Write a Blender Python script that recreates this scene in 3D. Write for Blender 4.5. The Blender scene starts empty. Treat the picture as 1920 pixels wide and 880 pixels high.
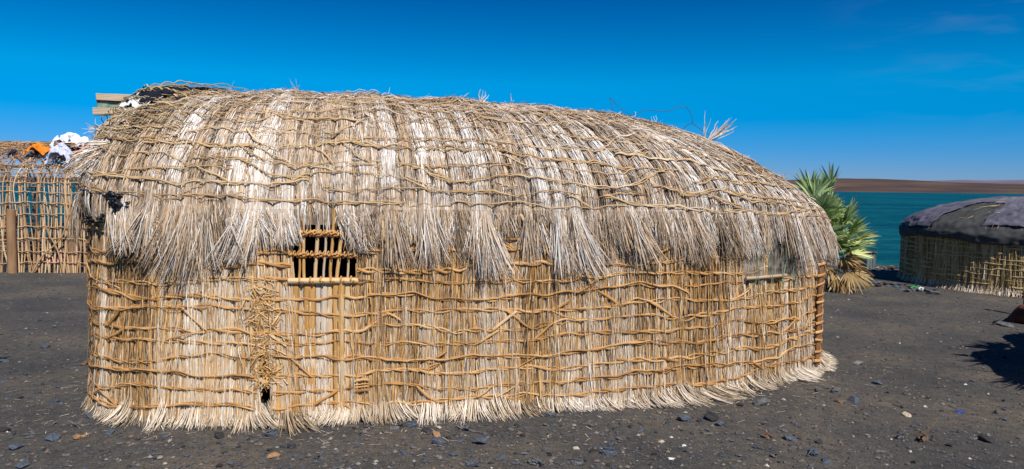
import bpy, bmesh, math, random
import numpy as np
from mathutils import Matrix, Vector
R = math.radians
rng = np.random.default_rng(7)
random.seed(7)
scene = bpy.context.scene
col = scene.collection

# ------------------------------------------------------------------ camera, sky, sun, exposure
FPX = 1350.0
EYE = 1.6
PITCH = math.atan(88 / FPX)
ROLL = R(0.68)
cam_d = bpy.data.cameras.new('camera')
cam_d.sensor_width = 36.0
cam_d.lens = 36.0 * FPX / 1920.0
cam_d.clip_start = 0.05
cam_d.clip_end = 60000
cam = bpy.data.objects.new('camera', cam_d)
col.objects.link(cam)
fwd = Vector((0, math.cos(PITCH), -math.sin(PITCH)))
r0 = Vector((1, 0, 0)); u0 = Vector((0, math.sin(PITCH), math.cos(PITCH)))
rt = r0 * math.cos(ROLL) + u0 * math.sin(ROLL)
up = -r0 * math.sin(ROLL) + u0 * math.cos(ROLL)
M3 = Matrix((rt, up, -fwd)).transposed()
cam.matrix_world = Matrix.Translation((0, 0, EYE)) @ M3.to_4x4()
scene.camera = cam
scene.render.resolution_x = 1024; scene.render.resolution_y = 469

SUN_AZ = R(26)      # from the camera's back towards the right
SUN_EL = R(50)
sdir = Vector((math.sin(SUN_AZ) * math.cos(SUN_EL), -math.cos(SUN_AZ) * math.cos(SUN_EL), math.sin(SUN_EL)))
world = bpy.data.worlds.new('World'); scene.world = world; world.use_nodes = True
wn = world.node_tree.nodes; wl = world.node_tree.links
wn.clear()
wo = wn.new('ShaderNodeOutputWorld'); bg = wn.new('ShaderNodeBackground')
sky = wn.new('ShaderNodeTexSky'); sky.sky_type = 'NISHITA'; sky.sun_disc = False
sky.sun_elevation = SUN_EL
sky.sun_rotation = math.atan2(sdir.x, sdir.y)
sky.air_density = 1.0; sky.dust_density = 0.0; sky.ozone_density = 2.0; sky.altitude = 1500
hs = wn.new('ShaderNodeHueSaturation'); hs.inputs['Saturation'].default_value = 1.25
hs.inputs['Hue'].default_value = 0.5; hs.inputs['Value'].default_value = 0.95
tn = wn.new('ShaderNodeMixRGB'); tn.blend_type = 'MULTIPLY'; tn.inputs[0].default_value = 1; tn.inputs[2].default_value = (0.74, 1.16, 1.62, 1)
el_ = wn.new('ShaderNodeSeparateXYZ'); er = wn.new('ShaderNodeValToRGB'); tcs = wn.new('ShaderNodeTexCoord')
ee = er.color_ramp.elements; ee[0].position = 0.0; ee[0].color = (.72, .60, .76, 1); ee[1].position = 1.0; ee[1].color = (.62, .66, .74, 1)
for p_, c_ in ((.05, (.72, .74, .88, 1)), (.14, (.80, 1.05, 1.0, 1)), (.27, (.75, .64, .70, 1))):
    q_ = ee.new(p_); q_.color = c_
wl.new(tcs.outputs['Generated'], el_.inputs[0]); wl.new(el_.outputs['Z'], er.inputs[0])
tn0 = wn.new('ShaderNodeMixRGB'); tn0.blend_type = 'MULTIPLY'; tn0.inputs[0].default_value = 1
wl.new(sky.outputs[0], tn0.inputs[1]); wl.new(er.outputs[0], tn0.inputs[2]); wl.new(tn0.outputs[0], tn.inputs[1]); wl.new(tn.outputs[0], hs.inputs['Color'])
# thin cirrus high on the right
tc = wn.new('ShaderNodeTexCoord')
mp = wn.new('ShaderNodeMapping'); mp.inputs['Scale'].default_value = (5, 5, 26); mp.inputs['Rotation'].default_value = (0, 0.12, 0)
cn = wn.new('ShaderNodeTexNoise'); cn.inputs['Scale'].default_value = 1.6; cn.inputs['Detail'].default_value = 8; cn.inputs['Distortion'].default_value = 0.6
cr = wn.new('ShaderNodeMapRange'); cr.inputs[1].default_value = 0.47; cr.inputs[2].default_value = 0.8
dt = wn.new('ShaderNodeVectorMath'); dt.operation = 'DISTANCE'; dt.inputs[1].default_value = Vector((0.56, 0.80, 0.215)).normalized()
dm = wn.new('ShaderNodeMapRange'); dm.inputs[1].default_value = 0.22; dm.inputs[2].default_value = 0.03
ml = wn.new('ShaderNodeMath'); ml.operation = 'MULTIPLY'
ml2 = wn.new('ShaderNodeMath'); ml2.operation = 'MULTIPLY'; ml2.inputs[1].default_value = 0.12
mx = wn.new('ShaderNodeMixRGB'); mx.inputs[2].default_value = (5.0, 6.5, 8.5, 1)
wl.new(tc.outputs['Generated'], mp.inputs[0]); wl.new(mp.outputs[0], cn.inputs['Vector']); wl.new(cn.outputs[0], cr.inputs[0])
wl.new(tc.outputs['Generated'], dt.inputs[0]); wl.new(dt.outputs['Value'], dm.inputs[0])
wl.new(cr.outputs[0], ml.inputs[0]); wl.new(dm.outputs[0], ml.inputs[1]); wl.new(ml.outputs[0], ml2.inputs[0])
wl.new(ml2.outputs[0], mx.inputs[0]); wl.new(hs.outputs[0], mx.inputs[1]); wl.new(mx.outputs[0], bg.inputs[0])
bg.inputs[1].default_value = 0.062
wl.new(bg.outputs[0], wo.inputs[0])

sl = bpy.data.lights.new('sun', 'SUN'); sl.energy = 5.0; sl.angle = R(0.5); sl.color = (1.0, 0.955, 0.88)
so = bpy.data.objects.new('sun', sl); col.objects.link(so)
so.rotation_euler = sdir.to_track_quat('Z', 'Y').to_euler()
so.location = (8, -10, 14)
scene.view_settings.view_transform = 'Standard'; scene.view_settings.look = 'None'
scene.view_settings.gamma = 1.0; scene.view_settings.use_curve_mapping = False
scene.view_settings.exposure = 0.12

# ------------------------------------------------------------------ small maths helpers
def ray(x, y):
    a = (x - 960) / FPX; b = -(y - 440) / FPX
    return np.array(fwd + rt * a + up * b)
def ground_at(x, y, z=0.0):
    d = ray(x, y); s = (z - EYE) / d[2]
    return np.array([0, 0, EYE]) + d * s
def at_depth(x, y, Y):
    d = ray(x, y); return np.array([0, 0, EYE]) + d * (Y / d[1])

class Noise1:
    def __init__(s, seed, per): s.t = np.random.default_rng(seed).uniform(-1, 1, 4096); s.per = per
    def __call__(s, x):
        x = np.asarray(x, float) / s.per + 1000; i = np.floor(x).astype(int); f = x - i; f = f * f * (3 - 2 * f)
        return s.t[i % 4096] * (1 - f) + s.t[(i + 1) % 4096] * f
class Noise2:
    def __init__(s, seed, per): s.t = np.random.default_rng(seed).uniform(-1, 1, (256, 256)); s.per = per
    def __call__(s, x, y):
        x = np.asarray(x, float) / s.per + 500; y = np.asarray(y, float) / s.per + 500
        i = np.floor(x).astype(int); j = np.floor(y).astype(int); f = x - i; g = y - j
        f = f * f * (3 - 2 * f); g = g * g * (3 - 2 * g); i0 = i % 256; i1 = (i + 1) % 256; j0 = j % 256; j1 = (j + 1) % 256
        return (s.t[i0, j0] * (1 - f) + s.t[i1, j0] * f) * (1 - g) + (s.t[i0, j1] * (1 - f) + s.t[i1, j1] * f) * g

def norm(v): return v / (np.linalg.norm(v, axis=-1, keepdims=True) + 1e-12)

# ------------------------------------------------------------------ mesh collector
class MB:
    """collects quads / tris with a tint per vertex, a uv per vertex and a material slot per face"""
    def __init__(s): s.v = []; s.f = []; s.t = []; s.uv = []; s.m = []; s.n = 0; s.sm = []
    def add(s, V, F, tint=0.5, uv=None, mat=0, smooth=False):
        V = np.asarray(V, float).reshape(-1, 3); F = np.asarray(F, int)
        s.v.append(V); s.f.append(F + s.n); s.n += len(V)
        t = np.full(len(V), tint) if np.isscalar(tint) else np.asarray(tint, float).ravel()
        s.t.append(t); s.uv.append(np.zeros((len(V), 2)) if uv is None else np.asarray(uv, float).reshape(-1, 2))
        s.m.append(np.full(len(F), mat)); s.sm.append(np.full(len(F), smooth))
    def build(s, name, mats, parent=None, **tags):
        me = bpy.data.meshes.new(name)
        V = np.concatenate(s.v); 
        loops = np.concatenate([f.ravel() for f in s.f]); sizes = np.concatenate([np.full(len(f), f.shape[1]) for f in s.f])
        me.vertices.add(len(V)); me.loops.add(len(loops)); me.polygons.add(len(sizes))
        me.vertices.foreach_set('co', V.ravel())
        me.loops.foreach_set('vertex_index', loops.astype(np.int32))
        me.polygons.foreach_set('loop_start', np.concatenate([[0], np.cumsum(sizes)[:-1]]).astype(np.int32))
        me.polygons.foreach_set('loop_total', sizes.astype(np.int32))
        me.polygons.foreach_set('material_index', np.concatenate(s.m).astype(np.int32))
        me.polygons.foreach_set('use_smooth', np.concatenate(s.sm))
        a = me.attributes.new('tint', 'FLOAT', 'POINT'); a.data.foreach_set('value', np.concatenate(s.t).astype(np.float32))
        u = me.attributes.new('fib', 'FLOAT_VECTOR', 'POINT'); uv = np.concatenate(s.uv)
        u.data.foreach_set('vector', np.concatenate([uv, np.zeros((len(uv), 1))], 1).astype(np.float32).ravel())
        for m in (mats if isinstance(mats, (list, tuple)) else [mats]): me.materials.append(m)
        me.update(calc_edges=True)
        o = bpy.data.objects.new(name, me); col.objects.link(o)
        if parent is not None: o.parent = parent
        for k, v in tags.items(): o[k] = v
        return o

def local(o, p):       # keep the mesh where it was built although its parent has a location
    o.matrix_parent_inverse = Matrix.Translation(-Vector(p.location)) if p.rotation_euler.z == 0 else p.matrix_world.inverted()

def thing(name, label, cat, loc=(0, 0, 0), group=None, kind=None):
    o = bpy.data.objects.new(name, None); col.objects.link(o); o.location = loc; o.empty_display_size = 0.2
    o['label'] = label; o['category'] = cat
    if group: o['group'] = group
    if kind: o['kind'] = kind
    return o
def part(mb, name, mats, parent, **tags):
    o = mb.build(name, mats, None, **tags); o.parent = parent; 
    w = Vector((0, 0, 0)); q = parent
    while q is not None: w += Vector(q.location) if q.type == 'EMPTY' else Vector((0, 0, 0)); q = q.parent
    o.matrix_parent_inverse = Matrix.Translation(-w) if parent.type == 'EMPTY' else Matrix.Identity(4)
    return o

def ribbons(mb, P, W, N, tint, phi=None, mat=0, uv=False, broad=0.035):
    """P (n,k,3) paths, W (n,k) or (k,) widths, N (n,k,3) surface normals, tint (n,)"""
    n, k, _ = P.shape
    W = np.array(np.broadcast_to(W, (n, k))); tint = np.array(np.broadcast_to(tint, (n,)), float)
    if n > 40 and broad:      # a few strands are broad flat leaf blades
        bb = rng.random(n) < broad; W[bb] = W[bb] * rng.uniform(2.0, 3.4, bb.sum())[:, None]; tint[bb] = tint[bb] * .5 + .26
        phi = np.where(bb, phi * .3, phi) if phi is not None else None
    T = norm(np.gradient(P, axis=1)); S = norm(np.cross(T, N))
    if phi is not None:
        N2 = np.cross(S, T); S = S * np.cos(phi)[:, None, None] + N2 * np.sin(phi)[:, None, None]
    W = np.broadcast_to(W, (n, k))[..., None] * 0.5
    V = np.stack([P - S * W, P + S * W], 2)          # n,k,2,3
    b = (np.arange(n) * k * 2)[:, None]; q = (np.arange(k - 1) * 2)[None]
    F = np.stack([b + q, b + q + 1, b + q + 3, b + q + 2], -1).reshape(-1, 4)
    t = np.repeat(np.asarray(tint, float), k * 2)
    mb.add(V.reshape(-1, 3), F, t, None, mat)

def tube(mb, P, r, sides=6, tint=0.5, mat=0, flat=None, ref=None, cap=True):
    """tube along P (k,3); r scalar or (k,); flat=(width factor, thickness factor) with ref normals"""
    P = np.asarray(P, float); k = len(P); r = np.broadcast_to(r, (k,))
    T = norm(np.gradient(P, axis=0))
    if ref is None:
        ref = np.tile(np.array([0.31, 0.22, 0.92]), (k, 1)) if abs(T[:, 2]).mean() < 0.8 else np.tile(np.array([0.9, 0.3, 0.1]), (k, 1))
    A = norm(np.cross(T, ref)); B = np.cross(A, T)
    fa, fb = flat if flat else (1, 1)
    th = np.arange(sides) / sides * 2 * np.pi
    V = P[:, None] + (A[:, None] * (np.cos(th) * fa)[None, :, None] + B[:, None] * (np.sin(th) * fb)[None, :, None]) * r[:, None, None]
    i = np.arange(k - 1)[:, None] * sides; j = np.arange(sides)[None]; j2 = (j + 1) % sides
    F = np.stack([i + j, i + j2, i + sides + j2, i + sides + j], -1).reshape(-1, 4)
    L = np.concatenate([[0], np.cumsum(np.linalg.norm(np.diff(P, axis=0), axis=1))])
    uv = np.stack([np.tile(th / 6.28 * 0.1, k), np.repeat(L, sides)], -1)
    base = mb.n
    mb.add(V.reshape(-1, 3), F, tint, uv, mat, True)
    if cap:
        for e, o in ((0, 0), (k - 1, (k - 1) * sides)):
            c = P[e]; idx = o + np.arange(sides)
            mb.add(np.concatenate([V[e], c[None]]), np.array([[a, (a + 1) % sides, sides] for a in range(sides)]), tint if np.isscalar(tint) else float(np.mean(tint)), None, mat)

def box(mb, c, size, rot=0.0, tint=0.5, mat=0, tilt=0.0, jit=0.0, seed=0):
    """box with roughened long edges; rot about z, tilt about the box's y axis"""
    hx, hy, hz = np.array(size) / 2
    n = 8; g = np.random.default_rng(seed)
    xs = np.linspace(-hx, hx, n); ring = np.array([[-hy, -hz], [-hy * .98, hz * .96], [-hy * .94, hz], [hy * .94, hz], [hy, hz * .94], [hy, -hz]])
    V = np.array([[x, a + g.normal() * jit, b + g.normal() * jit] for x in xs for a, b in ring])
    m = len(ring); F = [[i * m + j, i * m + (j + 1) % m, (i + 1) * m + (j + 1) % m, (i + 1) * m + j] for i in range(n - 1) for j in range(m)]
    ct, st, cr_, sr = math.cos(tilt), math.sin(tilt), math.cos(rot), math.sin(rot)
    uv = np.stack([V[:, 1] + V[:, 2], V[:, 0]], -1)
    Rt = np.array([[ct, 0, st], [0, 1, 0], [-st, 0, ct]]); Rz = np.array([[cr_, -sr, 0], [sr, cr_, 0], [0, 0, 1]])
    V = V @ Rt.T @ Rz.T + np.array(c)
    mb.add(V, np.array(F), tint, uv, mat)
    for e in (0, n - 1):
        b = V[e * m:(e + 1) * m]; mb.add(b, np.array([[0, 1, 2, 3]] ), tint, uv[e * m:(e + 1) * m], mat); mb.add(b, np.array([[0, 3, 4, 5]]), tint, uv[e * m:(e + 1) * m], mat)

# ------------------------------------------------------------------ materials
def mat_new(name):
    m = bpy.data.materials.new(name); m.use_nodes = True; nt = m.node_tree
    return m, nt, nt.nodes, nt.links, nt.nodes['Principled BSDF']
def ramp(n, stops):
    r = n.new('ShaderNodeValToRGB'); e = r.color_ramp.elements
    while len(e) > 1: e.remove(e[-1])
    e[0].position = stops[0][0]; e[0].color = (*stops[0][1], 1)
    for p, c in stops[1:]:
        q = e.new(p); q.color = (*c, 1)
    return r
def fibre_mat(name, stops, rough=0.75, fs=(260, 9), amt=0.45, bump=0.6, spec=0.25, trans=0.0):
    """colour from the tint attribute shifted by fibrous noise stretched along the 'fib' v coordinate"""
    m, nt, n, l, b = mat_new(name)
    at = n.new('ShaderNodeAttribute'); at.attribute_name = 'tint'
    fb = n.new('ShaderNodeAttribute'); fb.attribute_name = 'fib'
    mp = n.new('ShaderNodeMapping'); mp.inputs['Scale'].default_value = (fs[0], fs[1], 1)
    ns = n.new('ShaderNodeTexNoise'); ns.inputs['Scale'].default_value = 1; ns.inputs['Detail'].default_value = 4
    l.new(fb.outputs['Vector'], mp.inputs[0]); l.new(mp.outputs[0], ns.inputs['Vector'])
    ge = n.new('ShaderNodeNewGeometry'); pn = n.new('ShaderNodeTexNoise'); pn.inputs['Scale'].default_value = 2.3; pn.inputs['Detail'].default_value = 5
    l.new(ge.outputs['Position'], pn.inputs['Vector'])
    a = n.new('ShaderNodeMath'); a.operation = 'MULTIPLY_ADD'; a.inputs[1].default_value = amt; l.new(ns.outputs[0], a.inputs[0]); l.new(at.outputs['Fac'], a.inputs[2])
    c = n.new('ShaderNodeMath'); c.operation = 'MULTIPLY_ADD'; c.inputs[1].default_value = 0.35; l.new(pn.outputs[0], c.inputs[0]); l.new(a.outputs[0], c.inputs[2])
    d = n.new('ShaderNodeMath'); d.operation = 'SUBTRACT'; d.inputs[1].default_value = amt * 0.5 + 0.175; l.new(c.outputs[0], d.inputs[0])
    r = ramp(n, stops); l.new(d.outputs[0], r.inputs[0]); l.new(r.outputs[0], b.inputs['Base Color'])
    b.inputs['Roughness'].default_value = rough; b.inputs['Specular IOR Level'].default_value = spec
    if bump:
        bp = n.new('ShaderNodeBump'); bp.inputs['Strength'].default_value = bump; bp.inputs['Distance'].default_value = 0.01
        l.new(ns.outputs[0], bp.inputs['Height']); l.new(bp.outputs[0], b.inputs['Normal'])
    return m
def plain_mat(name, c, rough=0.8, var=0.25, scale=14, bump=0.3, spec=0.3, metal=0.0):
    m, nt, n, l, b = mat_new(name)
    ge = n.new('ShaderNodeTexCoord'); ns = n.new('ShaderNodeTexNoise'); ns.inputs['Scale'].default_value = scale; ns.inputs['Detail'].default_value = 6
    l.new(ge.outputs['Object'], ns.inputs['Vector'])
    lo = tuple(max(0, x * (1 - var * 1.6)) for x in c); hi = tuple(min(1, x * (1 + var * 1.6)) for x in c)
    r = ramp(n, [(0.3, lo), (0.7, hi)]); l.new(ns.outputs[0], r.inputs[0]); l.new(r.outputs[0], b.inputs['Base Color'])
    b.inputs['Roughness'].default_value = rough; b.inputs['Specular IOR Level'].default_value = spec; b.inputs['Metallic'].default_value = metal
    bp = n.new('ShaderNodeBump'); bp.inputs['Strength'].default_value = bump; bp.inputs['Distance'].default_value = 0.01
    l.new(ns.outputs[0], bp.inputs['Height']); l.new(bp.outputs[0], b.inputs['Normal'])
    return m

M_roof = fibre_mat('bleached_thatch', [(0.0, (0.055, 0.040, 0.028)), (0.2, (0.17, 0.125, 0.088)), (0.36, (0.38, 0.28, 0.19)), (0.50, (0.58, 0.39, 0.22)), (0.60, (0.60, 0.46, 0.33)), (0.70, (0.48, 0.44, 0.41)), (0.80, (0.72, 0.67, 0.61)), (0.90, (0.86, 0.81, 0.74)), (1.0, (0.92, 0.88, 0.83))])
M_wall = fibre_mat('golden_straw', [(0.0, (0.06, 0.042, 0.028)), (0.2, (0.21, 0.14, 0.085)), (0.34, (0.46, 0.24, 0.075)), (0.50, (0.67, 0.38, 0.125)), (0.58, (0.70, 0.49, 0.25)), (0.70, (0.54, 0.43, 0.33)), (0.88, (0.74, 0.62, 0.48)), (1.0, (0.84, 0.75, 0.63))])
M_foot = fibre_mat('pale_straw', [(0.0, (0.12, 0.085, 0.05)), (0.3, (0.42, 0.31, 0.19)), (0.6, (0.66, 0.55, 0.42)), (1.0, (0.84, 0.76, 0.66))])
M_bind = fibre_mat('bark_withy', [(0.0, (0.20, 0.09, 0.03)), (0.40, (0.56, 0.28, 0.09)), (0.75, (0.74, 0.43, 0.17)), (1.0, (0.76, 0.52, 0.29))], rough=0.55, fs=(200, 6), amt=0.35)
M_bind2 = fibre_mat('dry_withy', [(0.0, (0.26, 0.15, 0.07)), (0.40, (0.58, 0.36, 0.16)), (0.75, (0.72, 0.50, 0.27)), (1.0, (0.80, 0.64, 0.43))], rough=0.6, fs=(200, 6), amt=0.35)
M_wood = fibre_mat('weathered_wood', [(0.0, (0.12, 0.08, 0.05)), (0.4, (0.32, 0.22, 0.13)), (0.7, (0.48, 0.36, 0.24)), (1.0, (0.60, 0.50, 0.38))], fs=(60, 4), amt=0.4)
M_stick = fibre_mat('pole_bark', [(0.0, (0.07, 0.04, 0.025)), (0.35, (0.30, 0.17, 0.09)), (0.7, (0.58, 0.38, 0.20)), (1.0, (0.78, 0.60, 0.40))], fs=(60, 3), amt=0.4)
M_green_wood = plain_mat('green_paint', (0.16, 0.24, 0.18), 0.7, 0.3, 20)
M_blacksheet = plain_mat('black_sheet', (0.012, 0.012, 0.016), 0.42, 0.3, 8, 0.6, 0.5)
M_sack = plain_mat('white_sack', (0.68, 0.68, 0.68), 0.6, 0.12, 25)
M_brownplank = fibre_mat('brown_plank', [(0.0, (0.10, 0.045, 0.02)), (0.5, (0.25, 0.12, 0.05)), (1.0, (0.38, 0.21, 0.10))], fs=(60, 4), amt=0.4)
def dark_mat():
    m, nt, n, l, b = mat_new('interior_shade'); b.inputs['Base Color'].default_value = (0.02, 0.016, 0.012, 1); b.inputs['Roughness'].default_value = 1; return m  # near-black base colour stands in for shade inside the hut
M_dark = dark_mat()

# ------------------------------------------------------------------ ground, water, hills
SH0 = ground_at(1620, 497, -0.30); SH1 = ground_at(80, 445, -0.30)      # two points of the shoreline
sd = norm((SH1 - SH0)[:2]); sn = np.array([-sd[1], sd[0]])
if sn[1] < 0: sn = -sn
def shore_dist(x, y): return (x - SH0[0]) * sn[0] + (y - SH0[1]) * sn[1]     # positive towards the lake
gn1, gn2, gn3 = Noise2(1, 1.7), Noise2(2, 0.45), Noise2(3, 0.13)
def ground_z(x, y):
    x = np.asarray(x, float); y = np.asarray(y, float)
    d = shore_dist(x, y)
    near = np.exp(-np.maximum(0, np.hypot(x, y) - 25) / 20)
    z = (0.022 * gn1(x, y) + 0.012 * gn2(x, y) + 0.005 * gn3(x, y)) * near
    s = np.clip((d + 5.0) / 6.5, 0, None)
    return z - 0.40 * s ** 1.3 * (s < 4) - np.where(s >= 4, 0.40 * 4 ** 1.3 + (s - 4) * 0.02, 0)
def axis(lo, hi, step, far):
    a = np.arange(lo, hi + 1e-6, step); e = [step]; out = [hi]; 
    while out[-1] < far: e.append(e[-1] * 1.25); out.append(out[-1] + e[-1])
    e = [step]; out2 = [lo]
    while out2[-1] > -far: e.append(e[-1] * 1.25); out2.append(out2[-1] - e[-1])
    return np.concatenate([out2[::-1][:-1], a, out[1:]])
gx = axis(-12, 12, 0.06, 9000); gy = axis(2.5, 22, 0.06, 9000)
X, Y = np.meshgrid(gx, gy); Z = ground_z(X, Y)
mb = MB(); nx = len(gx); ny = len(gy)
idx = np.arange(nx * ny).reshape(ny, nx)
F = np.stack([idx[:-1, :-1], idx[:-1, 1:], idx[1:, 1:], idx[1:, :-1]], -1).reshape(-1, 4)
mb.add(np.stack([X, Y, Z], -1), F, 0.5, None, 0, True)
def ground_mat():
    m, nt, n, l, b = mat_new('volcanic_gravel')
    tc = n.new('ShaderNodeNewGeometry')
    def noise(s, d=6, r=0.6):
        q = n.new('ShaderNodeTexNoise'); q.inputs['Scale'].default_value = s; q.inputs['Detail'].default_value = d; q.inputs['Roughness'].default_value = r
        l.new(tc.outputs['Position'], q.inputs['Vector']); return q
    big = noise(0.9, 5); fine = noise(75, 4, 0.75); mid = noise(14, 4)
    r1 = ramp(n, [(0.34, (0.060, 0.058, 0.058)), (0.50, (0.086, 0.080, 0.074)), (0.66, (0.128, 0.108, 0.087))]); l.new(big.outputs[0], r1.inputs[0])
    r2 = ramp(n, [(0.32, (0.42, 0.42, 0.42)), (0.5, (0.95, 0.95, 0.95)), (0.62, (1.25, 1.22, 1.2)), (0.72, (2.1, 2.0, 1.85))]); l.new(fine.outputs[0], r2.inputs[0])
    mm = n.new('ShaderNodeMixRGB'); mm.blend_type = 'MULTIPLY'; mm.inputs[0].default_value = 1; l.new(r1.outputs[0], mm.inputs[1]); l.new(r2.outputs[0], mm.inputs[2])
    r3 = ramp(n, [(0.35, (0.78, 0.78, 0.8)), (0.65, (1.2, 1.19, 1.15))]); l.new(mid.outputs[0], r3.inputs[0])
    m2 = n.new('ShaderNodeMixRGB'); m2.blend_type = 'MULTIPLY'; m2.inputs[0].default_value = 1; l.new(mm.outputs[0], m2.inputs[1]); l.new(r3.outputs[0], m2.inputs[2])
    vo = n.new('ShaderNodeTexVoronoi'); vo.inputs['Scale'].default_value = 42; l.new(tc.outputs['Position'], vo.inputs['Vector'])
    vr = ramp(n, [(0.0, (1, 1, 1)), (0.28, (0, 0, 0))]); l.new(vo.outputs['Distance'], vr.inputs[0])
    vs = n.new('ShaderNodeSeparateColor'); l.new(vo.outputs['Color'], vs.inputs[0])
    gt = n.new('ShaderNodeMath'); gt.operation = 'GREATER_THAN'; gt.inputs[1].default_value = 0.86; l.new(vs.outputs[0], gt.inputs[0])
    mk = n.new('ShaderNodeMath'); mk.operation = 'MULTIPLY'; l.new(gt.outputs[0], mk.inputs[0]); l.new(vr.outputs[0], mk.inputs[1])
    cr_ = ramp(n, [(0.0, (0.04, 0.045, 0.055)), (0.5, (0.09, 0.085, 0.08)), (0.72, (0.22, 0.16, 0.11)), (1.0, (0.42, 0.38, 0.32))]); l.new(vs.outputs[1], cr_.inputs[0])
    m3 = n.new('ShaderNodeMixRGB'); l.new(mk.outputs[0], m3.inputs[0]); l.new(m2.outputs[0], m3.inputs[1]); l.new(cr_.outputs[0], m3.inputs[2])
    l.new(m3.outputs[0], b.inputs['Base Color']); b.inputs['Roughness'].default_value = 0.95; b.inputs['Specular IOR Level'].default_value = 0.2
    ad = n.new('ShaderNodeMath'); ad.operation = 'MULTIPLY_ADD'; ad.inputs[1].default_value = 0.6; l.new(vr.outputs[0], ad.inputs[0]); l.new(fine.outputs[0], ad.inputs[2])
    bp = n.new('ShaderNodeBump'); bp.inputs['Strength'].default_value = 0.9; bp.inputs['Distance'].default_value = 0.012
    l.new(ad.outputs[0], bp.inputs['Height']); l.new(bp.outputs[0], b.inputs['Normal'])
    return m
M_ground = ground_mat()
mb.build('ground', M_ground, kind='structure', label='dark volcanic gravel and sand ground sloping to the lake')

def water_mat():
    m, nt, n, l, b = mat_new('lake_water')
    g = n.new('ShaderNodeNewGeometry'); mp = n.new('ShaderNodeMapping'); mp.inputs['Rotation'].default_value = (0, 0, 0.2); mp.inputs['Scale'].default_value = (0.45, 1.0, 1)
    l.new(g.outputs['Position'], mp.inputs[0])
    a = n.new('ShaderNodeTexNoise'); a.inputs['Scale'].default_value = 1.1; a.inputs['Detail'].default_value = 8; a.inputs['Roughness'].default_value = 0.62; l.new(mp.outputs[0], a.inputs['Vector'])
    big = n.new('ShaderNodeTexNoise'); big.inputs['Scale'].default_value = 0.05; big.inputs['Detail'].default_value = 6; l.new(mp.outputs[0], big.inputs['Vector'])
    r = ramp(n, [(0.42, (0.000, 0.034, 0.036)), (0.5, (0.001, 0.054, 0.057)), (0.58, (0.005, 0.098, 0.096))])
    mixf = n.new('ShaderNodeMath'); mixf.operation = 'MULTIPLY_ADD'; mixf.inputs[1].default_value = 0.5; l.new(a.outputs[0], mixf.inputs[0])
    h = n.new('ShaderNodeMath'); h.operation = 'MULTIPLY'; h.inputs[1].default_value = 0.5; l.new(big.outputs[0], h.inputs[0]); l.new(h.outputs[0], mixf.inputs[2]); l.new(mixf.outputs[0], r.inputs[0])
    cap = n.new('ShaderNodeTexNoise'); cap.inputs['Scale'].default_value = 0.22; cap.inputs['Detail'].default_value = 9; cap.inputs['Roughness'].default_value = 0.7; l.new(mp.outputs[0], cap.inputs['Vector'])
    cm = n.new('ShaderNodeMapRange'); cm.inputs[1].default_value = 0.735; cm.inputs[2].default_value = 0.80; l.new(cap.outputs[0], cm.inputs[0])
    mx = n.new('ShaderNodeMixRGB'); mx.inputs[2].default_value = (0.5, 0.6, 0.6, 1); l.new(cm.outputs[0], mx.inputs[0]); l.new(r.outputs[0], mx.inputs[1]); l.new(mx.outputs[0], b.inputs['Base Color'])
    b.inputs['Roughness'].default_value = 0.35; b.inputs['Specular IOR Level'].default_value = 0.08
    bp = n.new('ShaderNodeBump'); bp.inputs['Strength'].default_value = 1.0; bp.inputs['Distance'].default_value = 0.45; l.new(a.outputs[0], bp.inputs['Height']); l.new(bp.outputs[0], b.inputs['Normal'])
    return m
mb = MB()
wx = axis(-40, 40, 2.0, 8500); wy = axis(10, 60, 0.5, 8500); wy = wy[wy > 9]
X, Y = np.meshgrid(wx, wy); wv = Noise2(11, 1.6); wv2 = Noise2(12, 0.7)
Z = -0.30 + (0.03 * wv(X * .5, Y) + 0.015 * wv2(X * .5, Y)) * np.exp(-Y / 80)
idx = np.arange(X.size).reshape(X.shape)
F = np.stack([idx[:-1, :-1], idx[:-1, 1:], idx[1:, 1:], idx[1:, :-1]], -1).reshape(-1, 4)
mb.add(np.stack([X, Y, Z], -1), F, 0.5, None, 0, True)
mb.build('water', water_mat(), kind='structure', label='choppy teal lake')

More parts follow.
